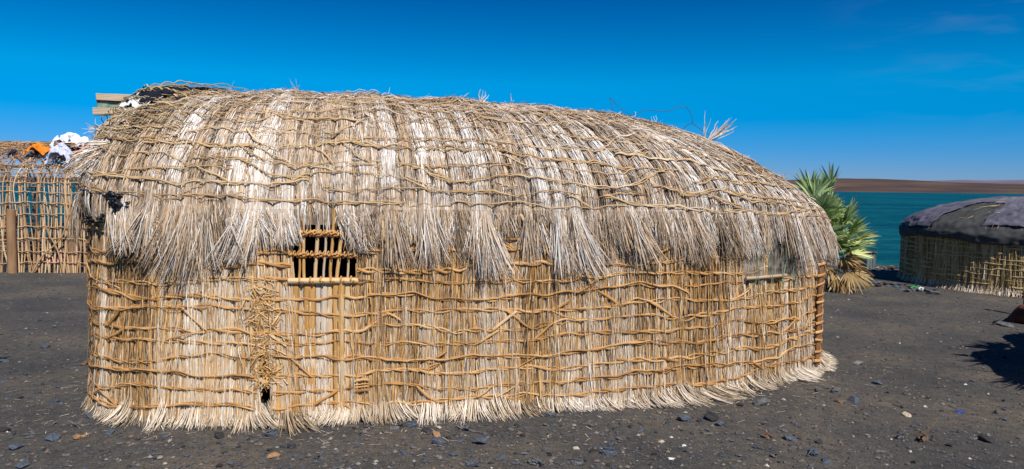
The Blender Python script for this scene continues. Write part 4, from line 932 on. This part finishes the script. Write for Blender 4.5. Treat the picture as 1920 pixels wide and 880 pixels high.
M_bind3 = fibre_mat('yellow_strip', [(0, (.30, .20, .08)), (.5, (.52, .39, .17)), (1, (.68, .56, .30))], rough=.55, fs=(200, 6), amt=.35)
for i, r in enumerate(rows2):
    mb = MB(); s = np.arange(0, ol2.L, .03); w_ = Noise1(1500 + i, .4); g = np.random.default_rng(i)
    c = 0
    while c < ol2.L:
        e = c + g.uniform(.6, 2.0); s = np.arange(c, min(e, ol2.L), .03); c = e + g.uniform(-.05, .25)
        if len(s) > 6: twisted(mb, lambda s_, y_, o_: w2.p(s_, y_, o_), lambda s_, y_: w2.n(s_), s, r + .014 * w_(s), r=.0075, A=.006, off=.02, seed=1600 + i * 20 + int(c), tint=g.uniform(.4, .8), strands=1 if g.random() < .4 else 2)
    part(mb, 'wall_binding', M_bind3, hut2)
def ridge2(qx): return np.stack([qx, c2[1] + 0 * qx], -1), 1.47 + 0 * qx
roof2 = RoofSurf(ol2, .02, H2 - .0, ridge2, 131, depth=.012)
mb = MB(); shell(mb, lambda a, v: roof2.p(a, v), A2, np.linspace(0, 1, 40), 0, lambda a, v: .3 + .2 * a * 0)
nb = 260; s0 = rng.uniform(ol2.L * .05, ol2.L * .17, nb); v0 = rng.uniform(.35, .8, nb); roof_blades(mb, roof2, s0, v0, rng.uniform(.2, .6, nb), np.clip(rng.normal(.3, .15, nb), .02, 1), rng.uniform(.005, .01, nb), 2.0, .13, .05)
part(mb, 'roof', M_wall2, hut2)
def cover(name, m, s0, s1, v0, v1, off, amp, seed, jag=.05, n=(160, 60), ruf=.02):
    mb = MB(); f1, f2, f3, f4 = Noise2(seed, .5), Noise2(seed + 1, .16), Noise2(seed + 2, .35), Noise2(seed + 4, .07)
    u, w = np.meshgrid(np.linspace(0, 1, n[0]), np.linspace(0, 1, n[1])); a = s0 + (s1 - s0) * u + jag * f3(w * 3, u) ; v = v0 + (v1 - v0) * w + jag * .6 * f3(u * (s1 - s0), w * .4) * (1 - w)
    vc = np.clip(v, 0, 1); P = roof2.raw(a, vc) + roof2.n(a, vc) * (off + amp * .7 * f1(a, v * 2) - amp * 1.1 * np.abs(f2(a + v, v * 2 - a * .4)) + amp * .5 + amp * .4 * f4(a, v * 2))[..., None]
    low = np.clip(-v, 0, None) * 1.3; P[..., 2] -= low; P[..., :2] += ol2.nor(a) * (np.where(v < .08, ruf * np.abs(f2(a, a * 0)), 0) - low * .12)[..., None]
    idx = np.arange(a.size).reshape(a.shape); F = np.stack([idx[:-1, :-1], idx[:-1, 1:], idx[1:, 1:], idx[1:, :-1]], -1).reshape(-1, 4); mb.add(P, F, .5, None, 0, True); return sheet_part(mb, name, m, hut2, .008)
L2 = ol2.L
def fabric_mat(name, c, rough=.9):
    m = plain_mat(name, c, rough, .22, 6, .5); n = m.node_tree.nodes; l = m.node_tree.links
    return m
M_cloth_a = fabric_mat('slate_cloth', (.098, .094, .128)); M_cloth_b = fabric_mat('grey_net', (.058, .060, .060)); M_cloth_c = fabric_mat('faded_cloth', (.115, .113, .145))
cover('net_cover', M_cloth_b, 0, L2, -.06, 1.0, .045, .020, 700, n=(420, 50))
cover('cloth_cover', M_cloth_a, L2 * .08, L2 * .24, .16, .95, .065, .026, 710)
cover('cloth_cover', M_cloth_c, L2 * .225, L2 * .42, -.05, .97, .075, .030, 720, n=(220, 60))
cover('cloth_cover', M_cloth_a, L2 * .40, L2 * 1.02, .10, .99, .070, .026, 730, n=(300, 60))
cover('cloth_cover', M_cloth_c, 0, L2, .62, 1.0, .064, .02, 740, n=(300, 40))
mb = MB()
for k, (sa, sb, va, vb) in enumerate(((.13, .21, .62, .02), (.20, .36, .80, .52), (.22, .40, .10, .12), (.16, .23, .5, .3))):
    t = np.linspace(0, 1, 40); a = L2 * (sa + (sb - sa) * t); v = va + (vb - va) * t; P = roof2.raw(a, v) + roof2.n(a, v) * (.095 + .01 * np.sin(t * 20))[..., None]; tube(mb, P, .006, 5, .8)
part(mb, 'rope', M_foot, hut2)
q0 = at_depth(1876, 381, 12.8)
mb = MB(); blob(mb, (0, 0, 0), (.30, .16, .035), .2, 431); o = mb.build('rag', M_blacksheet, label='flat black rag on top of the round hut', category='cloth'); o.location = roof2.raw(np.array([L2 * .2]), np.array([.9]))[0] + np.array([-.1, 0, .12])
for x_, c_, nm in (((L2 * .19, .62), (.75, .74, .7), 'small white scrap lying on the round hut cloth cover'), ((L2 * .205, .52), (.5, .2, .08), 'small rusty orange scrap on the round hut cloth cover')):
    mb = MB(); blob(mb, (0, 0, 0), (.07, .05, .025), .3, int(x_[0] * 10)); o = mb.build('scrap', plain_mat('scrap', c_), label=nm, category='scrap')
    p_ = roof2.raw(np.array([x_[0]]), np.array([x_[1]]))[0]; o.location = p_ + roof2.n(np.array([x_[0]]), np.array([x_[1]]))[0] * .13

# ------------------------------------------------------------------ unseen palm-leaf shelter right of frame, added to cast the ragged shadow on gravel
sh_off = np.array([-sdir.x, -sdir.y]) / sdir.z
cc = np.array([6.66, 5.85]) - sh_off * 1.35
cc_r = 2.5
sh = thing('shadow_shelter', 'unseen palm leaf shelter beyond the right edge, added to cast a jagged shadow', 'shelter', (cc[0], cc[1], 0))
g = np.random.default_rng(31)
mb = MB(); n = 150
for k in range(n):
    th = 2 * math.pi * k / n; r_ = cc_r * .86; 
    P = [(cc[0] + r_ * math.cos(th) + g.normal(0, .02), cc[1] + r_ * math.sin(th) + g.normal(0, .02), z) for z in (-.05, .6, 1.3)]
    tube(mb, P, .045, 6, float(g.uniform(.1, .6)))
part(mb, 'wall', M_wall2, sh)
mb = MB(); N_ = 72; rings = 14; V = []; lob = lambda th: 1 + .05 * math.sin(7 * th + 1) + .045 * math.sin(13 * th)
for j in range(rings + 1):
    f = j / rings
    for k in range(N_): th = 2 * math.pi * k / N_; rr = cc_r * .93 * lob(th) * math.cos(f * math.pi / 2 * .985); V.append((cc[0] + rr * math.cos(th), cc[1] + rr * math.sin(th), 1.28 + .55 * math.sin(f * math.pi / 2)))
idx = np.arange((rings + 1) * N_).reshape(rings + 1, N_); idn = np.roll(idx, -1, 1); F = np.stack([idx[:-1], idn[:-1], idn[1:], idx[1:]], -1).reshape(-1, 4); mb.add(V, F, .35, None, 0, True)
n = 1500; th = g.uniform(0, 2 * np.pi, n); t = np.linspace(0, 1, 4)[None]; r0_ = cc_r * .86; dr = g.uniform(.05, .30, n) + .26 * (np.sin(th * 17) > .3); tw = g.normal(0, .05, n)
rr = r0_ + dr[:, None] * t; thh = th[:, None] + tw[:, None] * t
P = np.stack([cc[0] + rr * np.cos(thh), cc[1] + rr * np.sin(thh), 1.38 - .22 * t ** 1.3 + g.normal(0, .02, n)[:, None]], -1); ribbons(mb, P, np.array([[.03, .035, .025, .004]]) * np.ones((n, 1)), np.tile([0., 0, 1.], (n, 4, 1)), g.uniform(.1, .6, n)); part(mb, 'roof', M_wall2, sh)
# dark lava boulder and weathered stump at the frame's right edge
def rock_mesh(name, seed, angular=True, n=16):
    g = np.random.default_rng(seed); bm = bmesh.new()
    for p in norm(g.normal(size=(n, 3))) * np.array([1, .78, .6]) * g.uniform(.82, 1.05, (n, 1)): bm.verts.new(p)
    r_ = bmesh.ops.convex_hull(bm, input=bm.verts); bmesh.ops.delete(bm, geom=[v for v in bm.verts if not v.link_faces], context='VERTS')
    bmesh.ops.bevel(bm, geom=bm.edges[:], offset=.05 if angular else .16, segments=1 if angular else 2, affect='EDGES'); bmesh.ops.recalc_face_normals(bm, faces=bm.faces)
    me = bpy.data.meshes.new(name); bm.to_mesh(me); bm.free(); return me
def stone_mat(name, c, var=.3): return plain_mat(name, c, .85, var, 3.5, .5, .3)
M_st = {'blue': stone_mat('blue_basalt', (.066, .080, .105)), 'grey': stone_mat('grey_basalt', (.105, .105, .108)), 'brown': stone_mat('brown_stone', (.13, .085, .055)), 'black': stone_mat('black_lava', (.03, .028, .03)),
        'cream': stone_mat('cream_stone', (.46, .38, .27), .15), 'orange': stone_mat('orange_stone', (.30, .17, .09), .2), 'pale': stone_mat('pale_grey_stone', (.22, .21, .19), .2), 'red': stone_mat('dark_red_lava', (.075, .028, .022))}
protos = [rock_mesh('stone', 900 + k, k % 3 != 2, 12 + k) for k in range(10)]
STONES = {}
def stone(x, y, wpx, c, label, group='stones on the dark gravel', sq=.75, name='stone', pos=None, cat='stone'):
    k = random.randrange(10)
    key = (k, c)
    if key not in STONES: me = protos[k].copy(); me.materials.append(M_st[c]); STONES[key] = me
    o = bpy.data.objects.new(name, STONES[key]); col.objects.link(o)
    p = ground_at(x, y) if pos is None else np.array(pos); r_ = 1.28 * wpx / 2 * p[1] / FPX
    o.scale = (r_, r_, r_ * sq); o.rotation_euler = (random.uniform(-.3, .3), random.uniform(-.3, .3), random.uniform(0, 6.28))
    o.location = (p[0], p[1], float(ground_z(p[0], p[1])) + r_ * sq * .28); o['label'] = label; o['category'] = cat
    if group: o['group'] = group
    return o
G_ = 'stones on the dark gravel'
for x, y, w, c, lb in [
    (1142, 856, 29, 'blue', 'largest dark blue block standing alone at the bottom edge'), (1031, 786, 23, 'blue', 'pointed dark stone leaning against the straw foot fringe'),
    (901, 833, 31, 'blue', 'broad blue-grey stone lying in front of the middle wall'), (824, 834, 28, 'blue', 'flat-topped blue stone left of the broad blue-grey one'),
    (800, 812, 20, 'black', 'tilted black stone under the middle of the straw wall'), (708, 794, 20, 'black', 'black stone with a pale streak by the straw foot'),
    (772, 802, 22, 'blue', 'wide slate-blue stone just off the straw foot'), (740, 806, 20, 'grey', 'dull grey stone in the cluster by the straw foot'), (690, 786, 14, 'blue', 'small squarish stone wedged in the straw foot fringe'),
    (851, 858, 17, 'blue', 'small steep blue stone beside a tan pebble'), (885, 876, 23, 'blue', 'rounded blue stone cut by the bottom edge of the photo'), (940, 864, 20, 'blue', 'low blue stone right of the one cut by the bottom edge'),
    (1080, 847, 14, 'cream', 'cream pebble left of the largest dark block'), (1082, 874, 26, 'grey', 'grey slanted slab at the bottom edge below the cream pebble'), (818, 819, 20, 'orange', 'flat orange-tan stone among dark ones'),
    (823, 805, 11, 'cream', 'round cream pebble above the flat orange stone'), (873, 807, 24, 'grey', 'grey pyramid-shaped stone below the straw wall'), (1004, 874, 32, 'grey', 'half-buried wide grey slab at the bottom edge'),
    (926, 787, 16, 'blue', 'blue stone touching the fringe left of the pointed one'), (1282, 794, 28, 'blue', 'smooth dark blue boulder-like stone in front of the right wall'), (1335, 793, 34, 'black', 'jagged flat dark stone right of the smooth blue one'),
    (1348, 803, 20, 'blue', 'round blue stone below the jagged flat one'), (1387, 767, 17, 'black', 'round black stone near the right part of the wall'), (1425, 765, 34, 'grey', 'big grey faceted stone below the right end of the wall'),
    (1437, 828, 22, 'brown', 'upright brown stone among dark ones, right foreground'), (1482, 832, 24, 'blue', 'dark blue oval stone right of the brown upright one'), (1527, 858, 30, 'blue', 'long blue-black stone low in the right foreground'),
    (1548, 874, 20, 'blue', 'small blue stone below the long blue-black one'), (1848, 832, 28, 'black', 'black oval stone alone near the lower right corner'), (1689, 826, 24, 'grey', 'flat grey stone left of the wide brownish slab'),
    (1734, 830, 40, 'brown', 'wide flat brownish slab in the right foreground'), (1644, 720, 19, 'blue', 'peaked blue stone right of the hut corner'), (1568, 738, 24, 'grey', 'grey stone just beside the corner straw sheaf'),
    (1601, 755, 22, 'blue', 'slate-blue stone between the corner sheaf and open gravel'), (1533, 738, 20, 'grey', 'grey stone under the corner sheaf tip'), (1701, 783, 17, 'cream', 'tan pebble alone on the right gravel'),
    (1574, 758, 17, 'brown', 'brown pointed stone left of the slate-blue one'), (1654, 853, 18, 'grey', 'small grey stone between two larger ones, right foreground'), (1609, 685, 20, 'pale', 'pale grey angular stone on the right gravel'),
    (30, 843, 28, 'blue', 'large rounded blue stone in the lower left corner'), (9, 809, 24, 'black', 'black stone cut by the left edge of the photo'), (100, 827, 28, 'blue', 'broad flat blue stone left of the hut corner'),
    (148, 800, 24, 'grey', 'grey stone left of the hut corner'), (170, 785, 22, 'blue', 'blue stone touching the hut left corner fringe'), (170, 760, 20, 'black', 'black stone against the left straw corner'),
    (143, 822, 24, 'orange', 'flat reddish tan stone near the hut left corner'), (157, 683, 18, 'brown', 'brown stone against the left edge of the straw wall'), (84, 650, 18, 'blue', 'blue stone alone on the far left gravel'),
    (43, 878, 24, 'blue', 'dark stone cut by the bottom edge at the far left'), (309, 820, 15, 'blue', 'small blue stone below the left wall fringe'), (511, 817, 24, 'blue', 'wide blue stone in the fringe below the wall gap'),
    (548, 842, 20, 'black', 'black stone on the gravel below the window panel'), (514, 860, 24, 'orange', 'pale brown flat stone below the window panel'), (411, 822, 24, 'black', 'thin flat dark stone lying below the left wall'),
    (411, 877, 16, 'black', 'small black stone at the bottom edge, left foreground'), (101, 758, 17, 'blue', 'small blue stone left of the black one by the corner'), (207, 814, 18, 'blue', 'blue stone below the left corner straw'), (7, 678, 20, 'blue', 'blue stone at the left edge on open gravel'),
    (300, 862, 16, 'pale', 'pale grey pebble in the left foreground gravel'), (1240, 838, 14, 'cream', 'small cream pebble in the middle foreground')]:
    stone(x, y, w, c, lb)
# smaller stones, alike within each patch of ground
patches = [((0, 560, 165, 880), 40, 'small dark stone scattered on the gravel left of the hut'), ((190, 825, 660, 880), 40, 'small dark stone scattered on the gravel before the left half of the wall'),
           ((660, 800, 1200, 880), 62, 'small dark stone scattered on the gravel before the middle of the wall'), ((1200, 790, 1560, 880), 40, 'small dark stone scattered on the gravel before the right half of the wall'),
           ((1560, 600, 1920, 880), 46, 'small dark stone scattered on the open gravel right of the hut')]
g = random.Random(5)
for (x0, y0, x1, y1), n, lb in patches:
    for k in range(n):
        x = g.uniform(x0, x1); y = g.uniform(y0, y1); stone(x, y, g.uniform(6, 13) * (y - 350) / 450, g.choice(['blue', 'blue', 'grey', 'black', 'black', 'grey']), lb, 'small stones, ' + lb.split('gravel ')[-1])
# rubble by the shore and along the path in front of the round hut
for k in range(42):
    x = 1598 + 165 * k / 42 + g.uniform(-4, 4); y = 528 + 24 * k / 42 + g.uniform(-5, 7)
    stone(x, y, g.uniform(9, 19), g.choice(['black', 'blue', 'grey', 'black']), 'dark rubble stone in the low bank before the round hut', 'rubble bank before the round hut', sq=.6)
for x, y, w, c, lb in ((1668, 497, 22, 'brown', 'brown boulder at the water edge left of the round hut'), (1652, 500, 16, 'grey', 'grey boulder at the water edge beside the brown one'), (1644, 498, 14, 'cream', 'pale tan stone at the water edge near the crates')):
    stone(x, y, w, c, lb, 'boulders at the water edge', pos=None)
for x, y, w in ((1632, 503, 10), (1683, 496, 12), (1640, 505, 9), (1657, 505, 9), (1675, 502, 8), (1590, 505, 12)): stone(x, y, w, 'black', 'small black stone along the water edge', 'small stones along the water edge')
o = stone(1922, 606, 84, 'red', 'dark red lava boulder at the right edge above the jagged shadow', None, sq=.9, name='boulder', cat='boulder')
o = stone(1885, 612, 34, 'grey', 'flat grey stone beside the dark red lava boulder', None, sq=.4); o = stone(1868, 610, 18, 'black', 'black stone at the tip of the flat grey one', None)
mb = MB(); p0 = ground_at(1942, 600); tube(mb, [(p0[0] + .03, p0[1] + .2, z) for z in (-.1, .2, .4, .62)], [.055, .05, .05, .045], 8, .2); o = mb.build('stump', M_wood, label='dark wooden post standing by the red boulder at the right edge', category='post')

# gravel too small to count
def pebble_stuff():
    mb = MB(); g = np.random.default_rng(44); base = np.array([[1, 0, 0], [-1, 0, 0], [0, 1, 0], [0, -1, 0], [0, 0, 1], [0, 0, -1.]]); Fo = np.array([[0, 2, 4], [2, 1, 4], [1, 3, 4], [3, 0, 4], [2, 0, 5], [1, 2, 5], [3, 1, 5], [0, 3, 5]])
    n = 42000; r = 3.6 + 13 * g.random(n) ** 1.9; th = g.uniform(-.68, .68, n); x = np.sin(th) * r * 1.12; y = np.cos(th) * r
    sz = .0035 + .015 * g.random(n) ** 4.2; V = base[None] * (sz[:, None, None] * g.uniform(.6, 1.35, (n, 6, 1))) * np.array([1, 1, .7]); a = g.uniform(0, 6.28, n); c, s = np.cos(a), np.sin(a)
    V = np.stack([V[..., 0] * c[:, None] - V[..., 1] * s[:, None], V[..., 0] * s[:, None] + V[..., 1] * c[:, None], V[..., 2]], -1) + np.stack([x, y, ground_z(x, y) + sz * .25], -1)[:, None]
    F = (Fo[None] + (np.arange(n) * 6)[:, None, None]).reshape(-1, 3); t = g.random(n); mb.add(V.reshape(-1, 3), F, np.repeat(t, 6))
    m, nt, nn, l, b = mat_new('gravel'); at = nn.new('ShaderNodeAttribute'); at.attribute_name = 'tint'
    r_ = ramp(nn, [(0, (.035, .036, .042)), (.35, (.055, .06, .072)), (.62, (.085, .08, .078)), (.80, (.14, .10, .075)), (.95, (.17, .15, .13)), (.992, (.30, .27, .23)), (1, (.60, .55, .48))]); l.new(at.outputs['Fac'], r_.inputs[0]); l.new(r_.outputs[0], b.inputs['Base Color']); b.inputs['Roughness'].default_value = .85
    mb.build('gravel', m, kind='stuff', label='fine dark gravel with pale grains', category='gravel')
pebble_stuff()
# fallen straw bits near the foot of the wall
mb = MB(); g2 = np.random.default_rng(45); n = 260; s = g2.uniform(.3, s_corner + .3, n); d = .12 + np.abs(g2.normal(0, .22, n)); q = ol.pos(s) + ol.nor(s) * d[:, None]; a = g2.uniform(0, 3.14, n); L_ = g2.uniform(.02, .09, n)
t = np.linspace(-.5, .5, 3)[None]; xx = q[:, :1] + np.cos(a)[:, None] * L_[:, None] * t; yy = q[:, 1:] + np.sin(a)[:, None] * L_[:, None] * t
ribbons(mb, np.stack([xx, yy, ground_z(xx, yy) + .006], -1), np.full((n, 3), .0028), np.tile([0., 0, 1.], (n, 3, 1)), g2.uniform(.2, .9, n)); mb.build('straw_litter', M_foot, kind='stuff', label='bits of fallen straw along the wall foot', category='straw')
# litter one can point to
def scrap(x, y, size, c, label, name='scrap', rough=.3, z=0.):
    mb = MB(); blob(mb, (0, 0, 0), size, .35, int(x)); o = mb.build(name, plain_mat(name, c, rough, .15), label=label, category='litter'); p = ground_at(x, y); o.location = (p[0], p[1], float(ground_z(p[0], p[1])) + size[2] * .6)
scrap(1716, 545, (.065, .04, .035), (.01, .22, .06), 'green plastic scrap on the rubble bank before the round hut')
scrap(1727, 546, (.03, .03, .03), (.7, .7, .7), 'white scrap right of the green plastic on the bank')
scrap(1799, 778, (.028, .010, .008), (.02, .05, .35), 'thin blue plastic strip on the right gravel')
scrap(1673, 507, (.10, .05, .025), (.05, .42, .50), 'turquoise plastic scrap near the water edge')
scrap(1282, 653 + 190, (.012, .01, .006), (.7, .68, .62), 'white chip on the gravel in the middle foreground')
scrap(1258, 868, (.015, .012, .006), (.75, .74, .7), 'white shard at the bottom edge before the right wall')

# two small metal boxes by the water
def metal_box(x, y, w, h, d, c, label, rot):
    p = ground_at(x, y, -.05); root = thing('metal_box', label, 'box', (p[0], p[1], float(ground_z(p[0], p[1]))), 'metal boxes by the water'); g = np.random.default_rng(int(x))
    mb = MB(); n = 28; u = np.linspace(-w / 2, w / 2, n); cor = .012 * np.sin(u * 90)
    V = []; 
    for z in np.linspace(0, h, 4): V.append(np.stack([u, -d / 2 + cor, z + 0 * u], -1))
    V = np.array(V); idx = np.arange(4 * n).reshape(4, n); F = np.stack([idx[:-1, :-1], idx[:-1, 1:], idx[1:, 1:], idx[1:, :-1]], -1).reshape(-1, 4)
    Rz = np.array([[math.cos(rot), -math.sin(rot), 0], [math.sin(rot), math.cos(rot), 0], [0, 0, 1]]); off = np.array(root.location)
    mb.add(V.reshape(-1, 3) @ Rz.T + off, F, .5); V2 = V.copy(); V2[..., 1] = d / 2 + cor; mb.add(V2.reshape(-1, 3) @ Rz.T + off, F, .5)
    for sx in (-1, 1): q = np.array([[sx * w / 2, -d / 2, 0], [sx * w / 2, d / 2, 0], [sx * w / 2, d / 2, h], [sx * w / 2, -d / 2, h]]); mb.add(q @ Rz.T + off, np.array([[0, 1, 2, 3]]), .5)
    part(mb, 'side_panels', plain_mat('painted_metal', c, .6, .3, 10), root)
    mb = MB(); box(mb, off + np.array([0, 0, h + .015]), (w * 1.1, d * 1.15, .03), rot=rot, tilt=.06, jit=.003); part(mb, 'lid', plain_mat('rusty_lid', (.05, .04, .04), .8, .4, 10), root)
metal_box(1624, 505, .22, .36, .3, (.13, .17, .17), 'grey-green corrugated metal box by the water beside the palm', .2)
metal_box(1604, 503, .36, .34, .3, (.04, .035, .035), 'dark rusty metal box behind the palm leaves near the water', -.1)

# ------------------------------------------------------------------ young fan palm
pc = np.array([5.18, 12.1])
palm = thing('fan_palm', 'bushy fan palm with blue-green leaves and dry skirt behind the thatched hut', 'palm', (pc[0], pc[1], 0))
g = np.random.default_rng(52)
def leaf_mat(name, stops):
    m = fibre_mat(name, stops, rough=.42, fs=(40, 3), amt=.2, bump=0, spec=.4); nt = m.node_tree; n = nt.nodes; l = nt.links; b = n['Principled BSDF']; tl = n.new('ShaderNodeBsdfTranslucent'); ms = n.new('ShaderNodeMixShader'); ms.inputs[0].default_value = .25
    src = b.inputs['Base Color'].links[0].from_socket; l.new(src, tl.inputs[0]); l.new(b.outputs[0], ms.inputs[1]); l.new(tl.outputs[0], ms.inputs[2]); l.new(ms.outputs[0], n['Material Output'].inputs[0]); return m
M_leaf = leaf_mat('palm_leaf', [(0, (.08, .14, .03)), (.4, (.27, .38, .11)), (.7, (.40, .52, .27)), (1, (.62, .62, .20))]); M_dry = leaf_mat('dry_palm_leaf', [(0, (.16, .09, .04)), (.5, (.36, .23, .10)), (1, (.52, .38, .18))])
mb = MB(); z = np.linspace(-.05, .55, 8); tube(mb, np.stack([pc[0] + 0 * z, pc[1] + 0 * z, z], -1), .11 - .02 * z, 10, .2); part(mb, 'trunk', M_stick, palm)
def frond(az, el, pl, ll, dry, k):
    mb = MB(); d = np.array([math.cos(az) * math.cos(el), math.sin(az) * math.cos(el), math.sin(el)]); t = np.linspace(0, 1, 8); base = np.array([pc[0], pc[1], (.35 + .5 * g.random()) if not dry else .5])
    droop = (.12 if not dry else .5); pet = base + d * (t * pl)[:, None]; pet[:, 2] -= droop * .5 * (t * pl) ** 2; tube(mb, pet, .011 * (1 - .4 * t), 5, .5)
    hub = pet[-1]; dd = norm(pet[-1] - pet[-2]); sd_ = norm(np.cross(dd, [0, 0, 1])); upv = np.cross(sd_, dd); roll = g.uniform(-.7, .7); sd2 = sd_ * math.cos(roll) + upv * math.sin(roll); up2 = np.cross(sd2, dd)
    n = 20; ang = np.linspace(-1.25, 1.25, n) + g.normal(0, .03, n); L_ = ll * (1 - .25 * np.abs(ang) / 1.25) * g.uniform(.85, 1.05, n); tt = np.linspace(0, 1, 6)
    dirs = dd[None] * np.cos(ang)[:, None] + sd2[None] * np.sin(ang)[:, None] + up2[None] * (.25 + .1 * g.normal(size=n))[:, None]
    P = hub + dirs[:, None] * (tt[None, :, None] * L_[:, None, None]); P[..., 2] -= (.25 if not dry else .9) * (tt[None] * L_[:, None]) ** 2 * (1 + g.random(n))[:, None]
    N = np.broadcast_to(up2, P.shape); W = np.array([[.014, .040, .046, .036, .020, .002]]) * np.ones((n, 1)); ribbons(mb, P, W, N, np.clip(g.uniform(.25, .9) + g.normal(0, .12, n), 0, 1), g.choice([-1, 1], n) * g.uniform(.3, .8, n))
    part(mb, 'frond', M_dry if dry else M_leaf, palm, **({'label': 'dry brown drooping frond'} if dry else {}))
for k in range(84):
    el = R(g.uniform(0, 82)); az = g.uniform(0, 6.283); frond(az, el, g.uniform(.30, .90), g.uniform(.38, .58), False, k)
for k in range(16): frond(g.uniform(0, 6.283) if k > 8 else g.uniform(-2.2, 0), R(g.uniform(-25, 8)), g.uniform(.35, .65), g.uniform(.3, .45), True, k)
